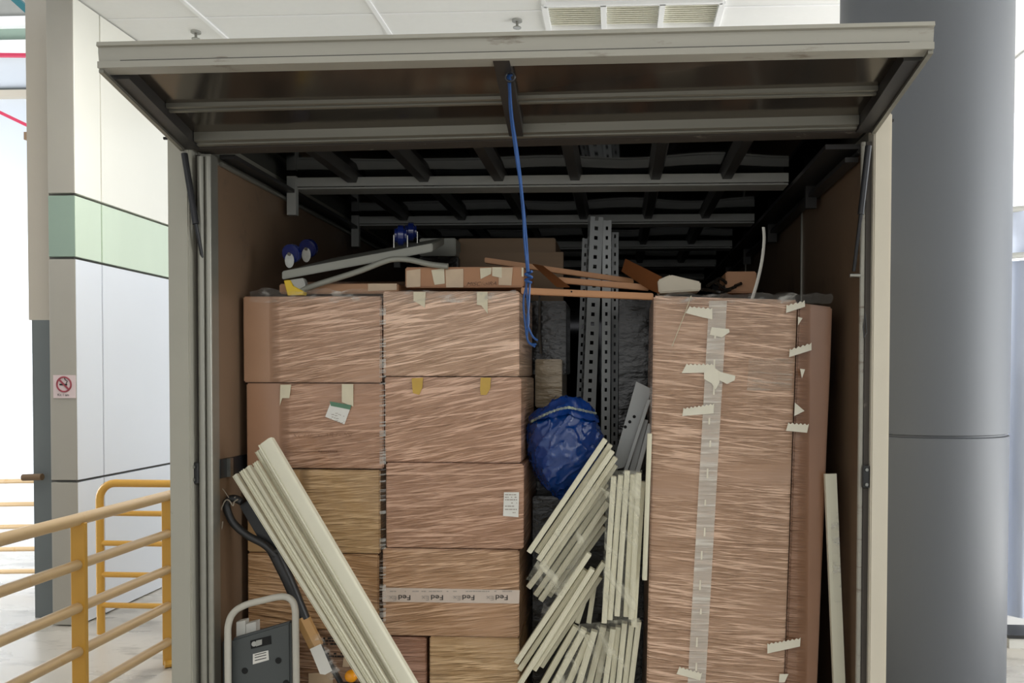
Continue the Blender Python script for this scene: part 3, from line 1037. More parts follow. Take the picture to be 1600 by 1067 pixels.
# ---- things on top of the left stack
ft = carton((436, 622, 443, 459), 2.78, .30, mat('flat_brown_card', (176, 134, 100), .6, var=.08, scale=10), 'flat brown carton lying under the upturned grey trolley', group=None, bulge=.0)
patch(ft, [(575, 443), (620, 443), (620, 453), (575, 455)], M_tapec, lift=.002)
fm = carton((633, 818, 417, 449.5), 2.765, .34, mat('taped_brown_card', (176, 128, 92), .55, var=.08, scale=9), 'shallow brown carton covered in tape strips with marker writing', group=None, bulge=.0)
patch(fm, [(635, 423), (657, 420), (657, 448), (635, 449)], M_tapec, lift=.002)
patch(fm, [(674, 422), (694, 419), (695, 443), (679, 445), (677, 437)], M_tapew, lift=.002)
patch(fm, [(696, 421), (724, 420), (724, 449), (697, 449)], M_tapec, lift=.0025)
patch(fm, [(750, 419), (768, 418), (767, 428), (751, 436)], M_tapew, lift=.002)
patch(fm, [(769, 417.5), (784, 417.5), (784, 434), (778, 433), (769, 431)], M_tapew, lift=.003)
patch(fm, [(780, 418), (801, 418), (799, 446), (779, 445)], M_tapec, lift=.002)
patch(fm, [(815, 418), (818, 418), (818, 432), (815, 432)], M_tapew, lift=.002)
text('MISC/-alRA', .018, P(752, 443.5, 2.762), fm['root'], M_ink, 'handwriting', sx=1.2, tilt=-.02, shear=.35, offset=-.0004)

# boards and dark wrapped flats further back
bd = carton((716, 868, 372, 418), 3.35, .5, M_dbrown, 'stack of dim brown boards behind the taped shallow carton', group=None, cat='board stack', bulge=0, name='board_stack')
bd2 = carton((712, 880, 394, 590), 3.32, .02, M_dbrown, 'dim brown panel standing behind the hanging blue rope', group=None, cat='panel', bulge=0, name='fibreboard_panel')
bd3 = carton((655, 712, 372, 400), 3.25, .3, M_trolley, 'grey flat packed unit behind the upturned trolley', group=None, cat='flat pack', bulge=0, name='flat_pack')
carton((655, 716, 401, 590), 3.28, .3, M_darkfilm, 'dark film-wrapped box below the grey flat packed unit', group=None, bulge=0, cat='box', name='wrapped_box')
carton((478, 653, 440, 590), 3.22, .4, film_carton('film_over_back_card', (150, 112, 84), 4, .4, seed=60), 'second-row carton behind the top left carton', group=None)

# ---- upturned platform trolley
t = thing('platform_trolley', 'grey platform trolley lying upside down with blue wheels, on top of the left stack', 'trolley', tuple(P(560, 440, 2.9)))
A, B = P(440, 424, 2.76), P(676, 380, 2.80)
Ab, Bb = P(520, 403, 3.12), P(694, 371, 3.12)
th = Vector((0, 0, -.028))
MB().hull_box([A + th, Ab + th, Bb + th, B + th, A, Ab, Bb, B]).bevel(.003, 2).build('platform', M_trolley, t)
nrm = (B - A).cross(Ab - A).normalized()
if nrm.z < 0:
    nrm = -nrm
axd = (Ab - A).normalized()


def caster(px, py, Y, r, oval=True):
    c0 = P(px, py, Y)
    d = (B - A).normalized()
    w_ = MB().tube([c0 - axd * .013, c0 + axd * .013], r, 28).bevel(.005, 2).build('wheel', M_wheel, t)
    fk = MB()
    pts = []
    for k in range(14):
        a = 2 * PI * k / 14
        pts.append(c0 - axd * .0165 + Vector((math.cos(a) * r * .5, 0, -.022 + math.sin(a) * r * .8)))
    fk.prism(pts, axd * .002)
    fk.tube([c0 - axd * .02, c0 - axd * .016], .006, 10)
    fk.build('fork', M_chrome, w_)


caster(456, 396, 2.80, .032)
caster(482, 388, 2.98, .033)


def caster_plain(px, py, Y, r, yawd):
    c0 = P(px, py, Y)
    ax = Vector((math.cos(yawd), math.sin(yawd), 0))
    w_ = MB().tube([c0 - ax * .02, c0 + ax * .02], r, 28).bevel(.011, 3).build('wheel', M_wheel, t)
    fk = MB()
    for s in (-1, 1):
        fk.beam(c0 + ax * .023 * s, c0 + ax * .023 * s + Vector((0, 0, -r - .008)), .016, .003, tuple(ax))
    fk.build('fork', M_chrome, w_)


caster_plain(626, 368, 2.86, .036, .25)
caster_plain(642, 362, 3.02, .034, .25)
pth = [P(466, 455, 2.76), P(500, 443, 2.75), P(560, 424, 2.74), P(596, 410, 2.74), P(615, 405, 2.745), P(640, 406, 2.75), P(672, 413, 2.75), P(700, 416, 2.75)]
MB().tube(curve_pts(pth, 5), .0095, 14).build('push_handle', M_trolley, t)
MB().prism([P(x, y, 2.75) for x, y in ((452, 437), (473, 434), (477, 444), (475, 456), (462, 452))], (0, .03, 0)).bevel(.002, 1).build('hinge_bracket', M_beam, t)
yb_ = MB().prism([P(x, y, 2.745) for x, y in ((443, 438), (453, 437), (457, 446), (474, 455), (473, 461), (449, 462))], (0, .035, 0)).bevel(.002, 1).build('foot_guard', M_ybr, t)
yb_['label'] = 'yellow guard'

# ---- wooden frame bridging the two stacks
t = thing('wooden_frame', 'orange-brown wooden slatted frame lying across the gap between the stacks', 'wooden frame', tuple(P(915, 460, 2.9)))


def wbar(a, b, Ya, Yb, hpx, dep, m_, name):
    p0, p1 = P(a[0], a[1], Ya), P(b[0], b[1], Yb)
    h = hpx / F * (Ya + Yb) / 2
    dv = Vector((0, dep, 0))
    z_ = Vector((0, 0, h / 2))
    MB().hull_box([p0 - z_, p0 - z_ + dv, p1 - z_ + dv, p1 - z_, p0 + z_, p0 + z_ + dv, p1 + z_ + dv, p1 + z_]).bevel(.0025, 2).build(name, m_, t)


wbar((814, 454), (1021, 463), 2.76, 2.76, 10, .03, M_wood, 'rail')
wbar((872, 437), (1014, 449), 2.95, 2.93, 9, .03, M_wood, 'rail')
wbar((757, 406), (990, 439), 3.05, 3.12, 8, .03, M_wood, 'rail')
MB().prism([P(x, y, Y) for x, y, Y in ((832, 413, 3.0), (848, 416, 3.0), (890, 449, 2.80), (870, 449, 2.80))], (0, .012, .004)).build('cross_board', M_wooddk, t)
MB().prism([P(x, y, Y) for x, y, Y in ((977, 404, 3.1), (1033, 432, 2.85), (1030, 459, 2.80), (1013, 452, 2.82), (971, 424, 3.1))], (.006, .018, 0)).build('end_board', M_wooddk, t)
for px, py in ((893, 455), (893.5, 456)):
    pass
q = P(893, 455.5, 2.759)
MB().tube([q + Vector((0, -.001, 0)), q + Vector((0, .004, 0))], .003, 10).build('screw_hole', M_slot, t)

# ---- right stack
def tall_carton(pts, Y, depth, m_, label):
    root = thing('tall_carton', label, 'carton', tuple(P((pts[2][0] + pts[3][0]) / 2, pts[2][1], Y)), 'tall film-wrapped cartons on the right')
    front = [P(x, y, Y) for x, y in pts]
    for f_ in front:
        f_.z = max(f_.z, .004)
    mb = MB().hull_box([front[3], front[3] + Vector((0, depth, 0)), front[2] + Vector((0, depth, 0)), front[2],
                        front[0], front[0] + Vector((0, depth, 0)), front[1] + Vector((0, depth, 0)), front[1]])
    bmesh.ops.subdivide_edges(mb.bm, edges=mb.bm.edges[:], cuts=11, use_grid_fill=True)
    for v in mb.bm.verts:
        v.co += noise.noise_vector(v.co * 4) * .003
    mb.bevel(.005, 2, 50)
    body = mb.build('body', m_, root)
    return dict(root=root, body=body, Y=Y)


zt_bot = 1338
r1 = tall_carton([(1022, 462), (1246, 468), (1216, zt_bot), (1006, zt_bot)], YF, .45, FR, 'tall film-wrapped carton with a vertical clear tape strip, front right')
r2 = tall_carton([(1247.6, 472), (1301, 480), (1266, zt_bot), (1217.2, zt_bot)], YF + .012, .42, FRp, 'narrow tall brown carton between the wide one and the right wall')
MB().grid(lambda u, v: P(1108 + 28 * u + (-36) * v, 470 + 640 * v, YF - .006), 2, 80).build('clear_tape', M_vtape, r1['root'])
gl = MB()
for k in range(13):
    y = 520 + 43 * k + random.uniform(-4, 4)
    x = 1120 - 36 * (y - 470) / 640 + random.uniform(-3, 2)
    hh = random.uniform(8, 16)
    gl.prism([P(x, y, YF - .0075), P(x + 2.6, y, YF - .0075), P(x + 2.2, y + hh, YF - .0075), P(x - .6, y + hh, YF - .0075)], (0, .0004, 0))
gl.build('tape_glare', M_tapet, r1['root'])  # white dashes painting the glare along the clear tape
MB().grid(lambda u, v: P(1170 + 70 * u - 3 * v, 560 + 50 * v, YF - .005), 6, 6).build('clear_pouch', M_pouch, r1['root'])


def torn(info, pts, teeth=None, lift=.0085):
    """piece of torn white tape; teeth = index of the edge that is serrated"""
    out = []
    for i, p in enumerate(pts):
        out.append(p)
        if teeth == i:
            q_ = pts[(i + 1) % len(pts)]
            n_ = max(3, int(math.dist(p, q_) / 6))
            for k in range(1, n_ * 2):
                f_ = k / (n_ * 2)
                s_ = 2.6 if k % 2 else 0
                out.append((p[0] + (q_[0] - p[0]) * f_, p[1] + (q_[1] - p[1]) * f_ + s_))
    return MB().prism([P(x, y, info['Y'] - lift) for x, y in out], (0, .001, 0)).build('torn_tape', M_tapet, info['root'])


torn(r1, [(1078, 478), (1113, 481), (1113, 499), (1098, 496), (1071, 489)], 0)
torn(r1, [(1112, 511), (1139, 514), (1140, 519), (1128, 527), (1109, 523)], None)
torn(r1, [(1073, 568), (1112, 568), (1118, 575), (1108, 582), (1065, 583)], 0)
torn(r1, [(1100, 580), (1112, 572), (1126, 581), (1124, 598), (1118, 609), (1112, 599), (1100, 592)], None, .0095)
torn(r1, [(1122, 580), (1149, 587), (1148, 594), (1136, 600), (1124, 594)], None, .0105)
torn(r1, [(1068, 637), (1116, 630), (1115, 646), (1066, 650)], 0)
torn(r1, [(1229, 476), (1257, 469), (1258, 479), (1228, 489)], 0, .010)
torn(r1, [(1247, 495), (1254, 497), (1247, 508)], None, .010)
torn(r1, [(1234, 545), (1268, 535), (1268, 547), (1233, 558)], 0, .012)
torn(r1, [(1250, 576), (1258, 577), (1253, 591)], None, .010)
torn(r1, [(1242, 629), (1257, 642), (1241, 650)], None, .010)
torn(r1, [(1232, 660), (1264, 662), (1261, 676), (1228, 673)], 0, .012)
torn(r1, [(1199, 1005), (1251, 996), (1250, 1010), (1199, 1021)], 0, .012)
torn(r1, [(1218, 1053), (1232, 1053), (1226, 1066), (1217, 1066)], None, .010)
torn(r1, [(1062, 1041), (1097, 1051), (1094, 1063), (1057, 1053)], 0)
MB().tube([P(1080, 462, YF - .012), P(1070, 490, YF - .012), P(1050, 541, YF - .010)], .0014, 5).build('loose_string', M_tapew, r1['root'])
tag(ruffle(1026, 1300, 462, YF, .03, .25, 11).build('stretch_film', M_crumple), 'crumpled clear film bunched over the top of the tall right cartons', 'plastic film')

# on top of the right stack
tz = P(1100, 462, YF).z
m_ = MB()
pg = [(1028, 437), (1048, 429), (1095, 440), (1095, 454), (1029, 458)]
tag(m_.prism([P(x, y, 2.80) for x, y in pg], (0, .10, .0)).bevel(.004, 2).build('foam_wedge', M_foam), 'pale cream foam pad on top of the tall right carton', 'foam pad')
fl = carton((1134, 1182, 424, 458), 2.95, .18, mat('small_brown_card', (170, 124, 88), .6, var=.06), 'small brown carton on top of the tall right cartons behind the white strip', group=None, bulge=0)
st = [P(1193, 355, 2.80), P(1194, 375, 2.80), P(1191, 405, 2.80), P(1184, 438, 2.79), P(1175, 468, 2.78)]
sm = MB()
pp = curve_pts(st, 6)
sm.tube(pp, .0085, 6, flat=.35)
tag(sm.build('plastic_strip', mat('white_strip_plastic', (222, 220, 210), .4)), 'white curved plastic strip sticking up from the tall right carton', 'strip')
m_ = MB()
for k in range(7):
    p0 = P(1096 + k * 9, 452 - (k % 3) * 5, 2.85 + .03 * k)
    m_.tube(curve_pts([p0, p0 + Vector((.03, .03, .02 * math.sin(k))), p0 + Vector((.07, .05, -.006)), p0 + Vector((.1, .02, -.0))], 4), .006, 6)
tag(m_.build('crumpled_dark_film', M_darkfilm), 'dark crumpled film lying on the tall right carton behind the foam pad', 'plastic film')

# narrow profile between the right stack and the wall
t = thing('cream_profile', 'narrow cream profile standing between the tall cartons and the right wall', 'profile', tuple(P(1310, 1300, 2.66)))
MB().beam(P(1297, 740, 2.70), P(1320, 1290, 2.63), .036, .02, (0, 1, 0)).build('body', M_pvc, t)
MB().beam(P(1304, 800, 2.675), P(1309, 940, 2.66), .022, .012, (0, 1, 0)).build('bubble_wrap_sleeve', M_crumple, t)

# ---------------------------------------------------------------- gap: things further in
# dark wrapped goods at both sides of the gap
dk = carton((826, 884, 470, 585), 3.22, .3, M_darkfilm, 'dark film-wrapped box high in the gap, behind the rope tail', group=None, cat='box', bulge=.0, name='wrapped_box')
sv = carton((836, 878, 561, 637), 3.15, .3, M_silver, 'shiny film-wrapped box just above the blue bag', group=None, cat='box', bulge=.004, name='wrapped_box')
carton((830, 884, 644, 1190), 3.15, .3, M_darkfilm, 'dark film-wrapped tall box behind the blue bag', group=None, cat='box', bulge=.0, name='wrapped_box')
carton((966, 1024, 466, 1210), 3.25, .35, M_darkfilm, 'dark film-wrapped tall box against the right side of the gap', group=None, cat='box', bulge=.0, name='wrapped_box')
MB().tube([P(843, 465, 3.12), P(843, 552, 3.12)], .003, 6)
stp = MB().tube([P(843, 462, 3.18), P(842.5, 520, 3.18), P(845, 553, 3.18)], .005, 6)
tag(stp.build('silver_strap', M_chrome), 'thin shiny strap hanging in the gap beside the rope tail', 'strap')

# slotted steel uprights
def upright(pt, pb, Y, w_, label, ang=0.0, two=True):
    top, bot0 = P(pt[0], pt[1], Y), P(pb[0], pb[1], Y)
    d = (top - bot0).normalized()
    bot = bot0 + d * ((0.006 - bot0.z) / d.z)
    Lh = (top - bot).length
    pitch = .040
    mb = MB()

    def leaf(x0, x1, ydir):
        # strip of steel from x0 to x1 with square slots down its middle
        def bx(xa, xb, za, zz_):
            if ydir:
                mb.box(-.001, .001, xa, xb, za, zz_)
            else:
                mb.box(xa, xb, -.001, .001, za, zz_)
        hw = (x1 - x0)
        a, b = x0 + hw * .34, x0 + hw * .62
        bx(x0, a, 0, Lh)
        bx(b, x1, 0, Lh)
        n = int(Lh / pitch)
        for k in range(n + 1):
            z = k * pitch
            bx(a, b, z, min(Lh, z + pitch - .016))
    leaf(0, w_, False)
    if two:
        leaf(0, w_ * .8, True)
    o = mb.build('slotted_upright', M_steel)
    me = o.data
    o.location = (0, 0, 0)
    me.transform(Matrix.Translation(ORG[o.name]))
    me.transform(Matrix.Rotation(ang, 4, 'Z'))
    R = d.to_track_quat('Z', 'Y').to_matrix().to_4x4()
    z = Vector((0, 0, 1))
    R = z.rotation_difference(d).to_matrix().to_4x4()
    me.transform(R)
    o.location = bot
    tag(o, label, 'steel upright', 'slotted steel uprights in the gap')


upright((910, 372), (900, 640), 3.72, .032, 'grey slotted steel upright, leftmost and set back behind the tallest one', .0, False)
upright((923, 338), (911, 640), 3.50, .054, 'tallest grey slotted steel upright rising to the roof beam', .25)
upright((942, 344), (940, 640), 3.52, .036, 'grey slotted steel upright close on the right of the tallest one', .1, True)
upright((956, 363), (955, 640), 3.72, .030, 'narrow grey slotted steel upright, rightmost of the four', .0, False)

# grey perforated plate and bars leaning right of the gap
pl = MB().prism([P(x, y, 3.0) for x, y in ((994, 596), (1017, 607), (1006, 660), (975, 730), (955, 735))], (0, .004, 0)).build('perforated_plate', M_steel)
tag(pl, 'grey steel plate with round holes leaning beside the slotted uprights', 'steel plate')
ORG['pp'] = ORG[pl.name]
for px, py in ((991, 651), (984, 659), (977, 667)):
    q = P(px, py, 2.999)
    h_ = MB().tube([q + Vector((0, -.0008, 0)), q + Vector((0, .001, 0))], .006, 10).build('hole', M_slot, pl)


def bar_thing(a, b, Y, wpx, dep, name, label, cat, material, group=None):
    p0, p1 = P(a[0], a[1], Y), P(b[0], b[1], Y)
    return tag(MB().beam(p0, p1, wpx / F * Y, dep, (0, 1, 0)).bevel(.0015, 1).build(name, material), label, cat, group)


bar_thing((1014, 624), (976, 740), 2.93, 6, .02, 'metal_bar', 'thin grey metal bar leaning above the upright cream slats', 'metal bar', M_steel)
bar_thing((1016, 662), (994, 745), 2.90, 7, .02, 'metal_bar', 'short grey metal bar leaning just left of the tall cream slat', 'metal bar', M_steel)
bar_thing((1008, 655), (985, 745), 2.96, 10, .02, 'metal_bar', 'wider grey metal bar between the two thin ones', 'metal bar', M_steel)

# ---------------------------------------------------------------- blue bag
bc = P(882, 700, 2.87)
bx_, bz_ = 63 / F * 2.87, 77 / F * 2.87


def bag_pt(th_, ph):
    x, y, z = math.cos(ph) * math.sin(th_), math.sin(ph) * math.sin(th_), math.cos(th_)
    p = Vector((x, y, z))
    n_ = noise.noise(p * 1.6 + Vector((3, 1, 0))) * .12
    rdg = (1 - abs(noise.noise(p * 3.1 + Vector((0, 0, 7))))) ** 8 * .03
    q = Vector((p.x * .8 + p.z * .6, p.y, (p.z * .8 - p.x * .6) * 2.6))
    rdg += (1 - abs(noise.noise(q * 2.2 + Vector((5, 2, 1))))) ** 12 * .045
    s = 1 + n_ - .04 + rdg
    sx = 1.0 - .22 * max(0, -z) ** 1.5
    return bc + Vector((x * bx_ * s * sx, y * .115 * s, z * bz_ * s))


bagroot = thing('blue_bag', 'stuffed shiny blue plastic bag sitting in the gap above the cream slats', 'bag', tuple(P(882, 775, 2.87)))
MB().grid(lambda u, v: bag_pt(.01 + (PI - .02) * v, 2 * PI * u), 160, 110).build('bag_body', M_bag, bagroot)


def hood(u, v):
    a = -.2 + u * 3.5            # sweep over the top
    th_ = .95 - .75 * v
    p = bag_pt(th_ + .1 * math.sin(u * 9), PI + a)
    q = (p - bc)
    return bc + q * (1.05 + .03 * noise.noise(Vector((u * 12, v * 5, 3)))) + Vector((0, -.002, .004))


MB().grid(hood, 60, 14).build('folded_flap', mat('blue_bag_flap', (10, 56, 128), .25, var=.1, bump=.3), bagroot)
ring = []
for k in range(22):
    x = 829 + k * 4.9
    y = 662 - 26 * math.sin(min(1, (k + 1) / 15) * PI / 2) + max(0, k - 12) * 1.1
    ring.append(P(x, y, 2.752 + .0007 * (k - 10) ** 2))
MB().tube(curve_pts(ring, 3), [(.003 + .0022 * abs(math.sin(i * .9))) for i in range(len(ring) * 3 - 2)], 7).build('tie_band', clear_film('pale_tie', (190, 200, 170), .25, .8, (40, 40, 40), 0, .15), bagroot)
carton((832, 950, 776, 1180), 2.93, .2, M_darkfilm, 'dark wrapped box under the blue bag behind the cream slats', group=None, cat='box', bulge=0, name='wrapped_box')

# ---------------------------------------------------------------- cream slats in the gap
SL = {}


ORD = ['first', 'second', 'third', 'fourth', 'fifth', 'sixth']
CNT = {}


def slat(a, b, Ya, Yb, wpx, label, group, dep=.030):
    """one straight slat from its upper end a to its lower end b"""
    if group:
        CNT[group] = CNT.get(group, -1) + 1
        label = ORD[CNT[group]] + ' ' + label
    p1, p0 = P(a[0], a[1], Ya), P(b[0], b[1], Yb)
    p0.z = max(p0.z, .003)
    ln = (p1 - p0).length
    w_ = (wpx - 1.2) / F * (Ya + Yb) / 2
    mb = MB().box(-w_ / 2, w_ / 2, -dep / 2, dep / 2, 0, ln)
    mb.box(-w_ / 2 + .004, w_ / 2 - .004, -dep / 2 - .001, -dep / 2 + .003, .0, ln)
    mb.bevel(.0012, 1)
    o = mb.build('cream_batten', M_pvcin)
    o.data.transform(Matrix.Translation(ORG[o.name]))
    d = (p1 - p0).normalized()
    y = Vector((0, 1, 0))
    y = (y - d * y.dot(d)).normalized()
    x = y.cross(d)
    R = Matrix((x, y, d)).transposed().to_4x4()
    o.data.transform(R)
    o.location = p0
    tag(o, label, 'batten', group)
    return o


gA = 'upper leaning bundle of cream slats below the blue bag'
lA = 'cream batten from the top left of the bundle leaning just below the blue bag'
for a, b, Y in (((946, 686), (827, 862), 2.70), ((954, 694), (839, 862), 2.732), ((957, 704), (842, 874), 2.70), ((962, 714), (846, 885), 2.732), ((962, 726), (850, 892), 2.765)):
    slat(a, b, Y, Y, 9.5, lA, gA)
gB = 'second leaning bundle of cream slats under the upper one'
lB = 'cream batten from the left in the second leaning bundle, under the top bundle'
for a, b, Y in (((948, 756), (826, 917), 2.80), ((950, 766), (837, 929), 2.832), ((950, 784), (845, 937), 2.80), ((946, 806), (858, 930), 2.832), ((944, 822), (870, 925), 2.865)):
    slat(a, b, Y, Y, 10, lB, gB)
gC = 'lower leaning bundle of long cream slats'
lC = 'long cream batten from the left in the bundle leaning beside the courier-taped carton'
for a, b, Y in (((921, 864), (807, 1034), 2.70), ((915, 890), (812, 1045), 2.732), ((926, 888), (806, 1078), 2.70), ((944, 878), (835, 1045), 2.735), ((938, 900), (846, 1040), 2.78)):
    slat(a, b, Y, Y, 9.5, lC, gC)
gD = 'lowest short cream slats running out of the picture bottom'
lD = 'cream batten from the left in the lowest leaning bundle at the picture bottom'
for a, b, Y in (((900, 978), (790, 1170), 2.76), ((913, 982), (806, 1180), 2.74), ((921, 990), (840, 1180), 2.75), ((929, 985), (868, 1190), 2.73), ((943, 978), (890, 1190), 2.79), ((950, 984), (905, 1200), 2.81)):
    slat(a, b, Y, Y, 11, lD, gD)
slat((914, 935), (902, 972), 2.79, 2.79, 9, 'short cream offcut standing between the lower leaning slats', None)
slat((930, 905), (920, 972), 2.80, 2.80, 9, 'short cream offcut just left of the upright slats', None)
gE = 'upright bundle of cream slats beside the tall carton'
lE = 'upright cream batten from the left in the vertical bundle beside the tall carton'
for a, b, Y in (((959, 744), (944, 972), 2.70), ((970, 742), (953, 967), 2.705), ((980, 735), (964, 961), 2.70), ((989, 741), (978, 962), 2.715), ((998, 738), (986, 966), 2.705), ((1004, 752), (990, 978), 2.725)):
    slat(a, b, Y, Y, 9.5, lE, gE)
slat((1015, 677), (1007, 905), 2.69, 2.69, 8.5, 'tallest upright cream slat, touching the left edge of the tall carton', None)
gG = 'bottom cream slats below the upright bundle'
lG = 'cream batten from the left below the upright bundle, beside the tall carton'
for a, b, Y in (((958, 981), (926, 1210), 2.76), ((966, 978), (940, 1210), 2.775), ((976, 972), (952, 1210), 2.76), ((987, 975), (960, 1210), 2.775), ((998, 970), (968, 1210), 2.765)):
    slat(a, b, Y, Y, 9.5, lG, gG)
# crumpled clear sleeves on the bundles
def sheet(corners, Y, seed, amp=.008):
    a, b, c_, d = [P(x, y, Y) for x, y in corners]

    def fn(u, v):
        p = a.lerp(b, u).lerp(d.lerp(c_, u), v)
        return p + Vector((0, amp * noise.noise(Vector((u * 6 + seed, v * 9, 1))), 0))
    return MB().grid(fn, 30, 40)


tag(sheet([(918, 745), (952, 770), (880, 935), (822, 905)], 2.70 - .03, 1).build('plastic_sleeve', M_sleeve), 'clear wrinkled plastic sleeve over the second leaning slat bundle', 'plastic sleeve')
tag(sheet([(948, 735), (1003, 735), (992, 972), (940, 974)], 2.66, 5).build('plastic_sleeve', M_sleeve), 'clear wrinkled plastic sleeve round the upright slat bundle', 'plastic sleeve')
tag(sheet([(905, 975), (1000, 965), (985, 1075), (860, 1075)], 2.69, 9).build('plastic_sleeve', M_sleeve), 'clear crumpled plastic sleeve over the bottom slats', 'plastic sleeve')
tag(sheet([(860, 900), (915, 860), (905, 960), (835, 1000)], 2.81, 14, .01).build('plastic_sleeve', M_crumple), 'dull crumpled plastic between the leaning slat bundles', 'plastic sleeve')

# ---------------------------------------------------------------- long cream profiles leaning left
def profile(a, b, Ya, Yb, wpx, label, group=None, kind=0):
    p1, pm = P(a[0], a[1], Ya), P(b[0], b[1], Yb)
    d = (p1 - pm).normalized()
    p0 = pm + d * ((0.004 - pm.z) / d.z)
    ln = (p1 - p0).length
    w_ = wpx / F * Ya
    h = .022 if wpx > 20 else .012
    # cross-section with lips and grooves on the visible face
    if kind == 0:
        prof = [(-w_ / 2, h), (-w_ / 2, 0), (-w_ * .42, -.002), (-w_ * .36, .004), (-w_ * .1, .004), (-w_ * .05, -.001), (w_ * .05, -.001), (w_ * .1, .004), (w_ * .36, .004), (w_ * .42, -.002), (w_ / 2, 0), (w_ / 2, h)]
    else:
        prof = [(-w_ / 2, h), (-w_ / 2, .002), (-w_ * .46, -.003), (-w_ * .38, -.003), (-w_ * .36, .001), (-w_ * .3, .001), (-w_ * .28, -.002), (w_ * .3, -.004), (w_ * .40, -.003), (w_ / 2, .003), (w_ / 2, h)]
    # hollow channel: close it with inner walls so the cut end shows the section
    inner = [(x * .84, y + .003) for x, y in prof if y < h - 1e-6]
    outline = prof + [(w_ * .42, h)] + [(w_ * .42, .0075), (-w_ * .42, .0075)] + [(-w_ * .42, h)]
    mb = MB()
    mb.prism([(x, y, 0) for x, y in outline], (0, 0, ln))
    o = mb.build('cream_profile', M_pvc, smooth=25)
    o.data.transform(Matrix.Translation(ORG[o.name]))
    y = Vector((0, 1, 0))
    y = (y - d * y.dot(d)).normalized()
    x = y.cross(d)
    o.data.transform(Matrix((x, y, d)).transposed().to_4x4())
    o.location = p0
    tag(o, label, 'profile', group)
    return o


gP = 'cream profiles leaning in the left corner'
profile((413, 690), (634, 1067), 2.56, 2.42, 25, 'widest cream profile, rightmost and highest of the leaning left bundle', gP, 1)
profile((402, 704), (613, 1067), 2.595, 2.455, 10, 'thin cream profile tucked behind the widest one at its left', gP)
for i, (a, b, w_) in enumerate((((398, 722), (601, 1067), 9.2), ((387, 729), (590.5, 1067), 9.2), ((377, 735), (580, 1067), 9), ((367, 742), (569.5, 1067), 9))):
    profile(a, b, 2.56 + .019 * (i % 2), 2.42 + .019 * (i % 2), w_,
            ['cream profile just left of the thin tucked one', 'ridged cream profile in the middle of the leaning left bundle',
             'cream profile second from the left wall side', 'cream profile at the lower left edge of the leaning bundle'][i], gP, i % 2)
profile((392, 732), (603, 1067), 2.622, 2.482, 21, 'cream profile lying behind the ridged ones of the left bundle', gP)

# ---------------------------------------------------------------- black loop-handled tool
t = thing('loop_handle_bar', 'black bar with a loop grip and a cardboard sleeve, leaning by the left wall', 'tool', (P(560, 1300, 2.6).x, 2.6, 0))
ty_ = 2.625
lp = [(432, 868), (412, 850), (386, 836), (364, 816), (354, 792), (358, 781), (367, 779), (378, 784)]
MB().tube(curve_pts([P(x, y, ty_ - .01) for x, y in lp], 6), .0125, 12).build('loop_grip', M_black, t)
MB().beam(P(384, 784, ty_ + .012), P(436, 872, ty_ + .012), .045, .02, (0, 1, 0)).bevel(.004, 2).build('brace', M_black, t)
MB().tube([P(428, 860, ty_), P(450, 905, ty_), P(476, 967, ty_)], [.021, .020, .018], 14).build('shaft', M_black, t)
MB().tube([P(472, 964, ty_ - .002), P(495, 1010, ty_ - .002)], .024, 6, flat=.8).build('cardboard_sleeve', mat('sleeve_card', (188, 146, 92), .6, var=.06), t)
MB().tube([P(474, 966, ty_), P(530, 1062, ty_), P(640, 1270, ty_ - .05)], .009, 10).build('shaft_end', M_black, t)
lb = MB().prism([P(x, y, ty_ - .03) for x, y in ((484, 1014), (501, 1006), (519, 1048), (508, 1054), (500, 1053))], (0, .001, 0)).build('paper_tag', M_paper, t)
MB().tube(curve_pts([P(488, 994, ty_ - .004), P(500, 1012, ty_ - .004), P(514, 1040, ty_ - .004), P(524, 1058, ty_ - .004)], 6), [.022 + .003 * math.sin(i * 1.7) for i in range(19)], 14).build('plastic_wrap', M_crumple, t)
# wire loop hanging from the grip
wl = [(372, 780), (366, 784), (364, 790), (358, 782), (352, 782), (346, 795), (343, 810), (342, 822), (346, 826), (348, 815)]
MB().tube(curve_pts([P(x, y, ty_ - .026) for x, y in wl], 5), .0022, 6).build('wire_loop', mat('grey_twine', (150, 140, 124), .6), t)
MB().tube(curve_pts([P(x, y, ty_ - .02) for x, y in [(368, 776), (360, 780), (348, 764), (344, 772), (342, 790)]], 5), .0015, 6).build('twine_end', MATS['grey_twine'], t)

# ---------------------------------------------------------------- folded hand truck
t = thing('hand_truck', 'folded hand truck with pale grey tube frame and dark plastic deck', 'hand truck', (P(410, 1200, 2.53).x, 2.53, 0))
hy = 2.53
fp = [(357, 1320), (357, 1150), (356, 1010), (357, 975), (366, 956), (384, 945), (410, 938), (440, 932), (455, 937), (461, 952), (462, 985), (464, 1150), (466, 1320)]
MB().tube(curve_pts([P(x, y, hy) for x, y in fp], 5), .0105, 14).build('tube_frame', M_greytube, t)
dk = MB().prism([P(x, y, hy + .022) for x, y in ((361, 999), (454, 971), (456, 1230), (361, 1250))], (0, .03, 0)).bevel(.006, 2).build('deck', M_deck, t)
D0 = hy + .0215
MB().prism([P(x, y, D0 - .001) for x, y in ((391, 1001), (423, 993), (424, 1006), (392, 1014))], (0, .004, 0)).build('latch_recess', M_slot, dk)
MB().tube([P(397, 1006, D0), P(397, 1006, D0 - .006)], .008, 12).build('latch_button', M_beam, dk)
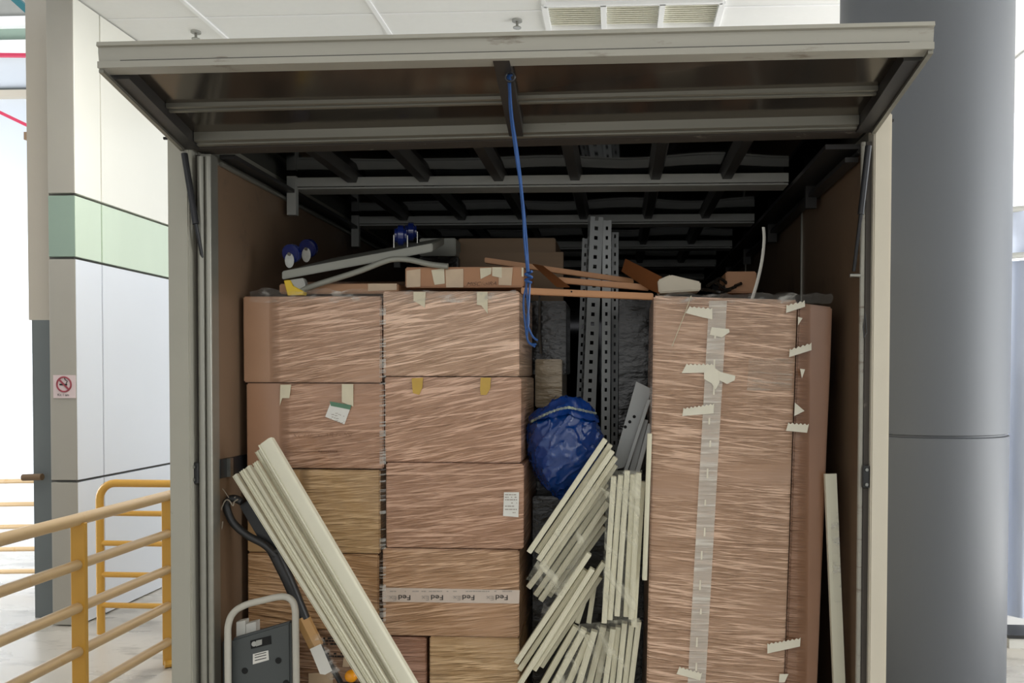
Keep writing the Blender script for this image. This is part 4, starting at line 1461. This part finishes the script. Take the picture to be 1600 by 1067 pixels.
MB().prism([P(x, y, D0 - .004) for x, y in ((400, 1001), (409, 999), (409, 1007), (400, 1010))], (0, .004, 0)).build('latch_slide', M_beam, dk)
st_ = MB().prism([P(x, y, D0 - .001) for x, y in ((395, 1022), (419, 1016), (420, 1031), (395, 1038))], (0, .002, 0)).build('sticker', M_paper, dk)
pr = MB()
for y in (1021.5, 1025.5, 1030):
    pr.prism([P(398, y + 1.5, D0 - .0015), P(416, y - 3, D0 - .0015), P(416, y - 1.8, D0 - .0015), P(398, y + 2.7, D0 - .0015)], (0, .0004, 0))
pr.build('sticker_print', M_ink, st_)
for px, py in ((435, 1032), (382.5, 1048), (447, 1067)):
    q = P(px, py, D0)
    MB().tube([q + Vector((0, -.001, 0)), q + Vector((0, .003, 0))], .010, 14).build('hole', M_slot, dk)
MB().prism([P(x, y, hy + .06) for x, y in ((348, 1003), (354, 998), (354, 1240), (348, 1240))], (0, .02, 0)).build('side_panel', M_deck, t)
for px in (357, 466):
    q = P(px, 1300, hy + .05)
    MB().tube([(q.x - .015, q.y, .075), (q.x + .015, q.y, .075)], .075, 24).build('wheel', M_black, t)
wb = MB()
wb.prism([P(x, y, hy + .056) for x, y in ((369, 972), (383, 969), (384, 1075), (370, 1078))], (0, .03, 0))
wb.prism([P(x, y, hy + .058) for x, y in ((384, 975), (400, 971), (401, 1073), (385, 1075))], (0, .03, 0))
tag(wb.bevel(.001, 1).build('white_packet', M_whitebox), 'white cardboard packet sticking up behind the hand truck deck', 'packet')

# orange-knobbed pole
q = P(549, 1056, 2.60)
t = thing('knobbed_pole', 'black pole topped by an orange knob beside the leaning cream profiles', 'tool', (q.x, q.y, 0))
MB().tube([(q.x, q.y, .004), (q.x, q.y, q.z - .01)], .008, 10).build('pole', M_black, t)
kb = MB().ball(q, .021, 1, 1, .95, 20).build('knob', M_orange, t)
kb['label'] = 'orange knob'
MB().tube([q + Vector((-.035, 0, -.03)), q + Vector((.03, 0, -.03))], .010, 10).build('collar', M_black, t)
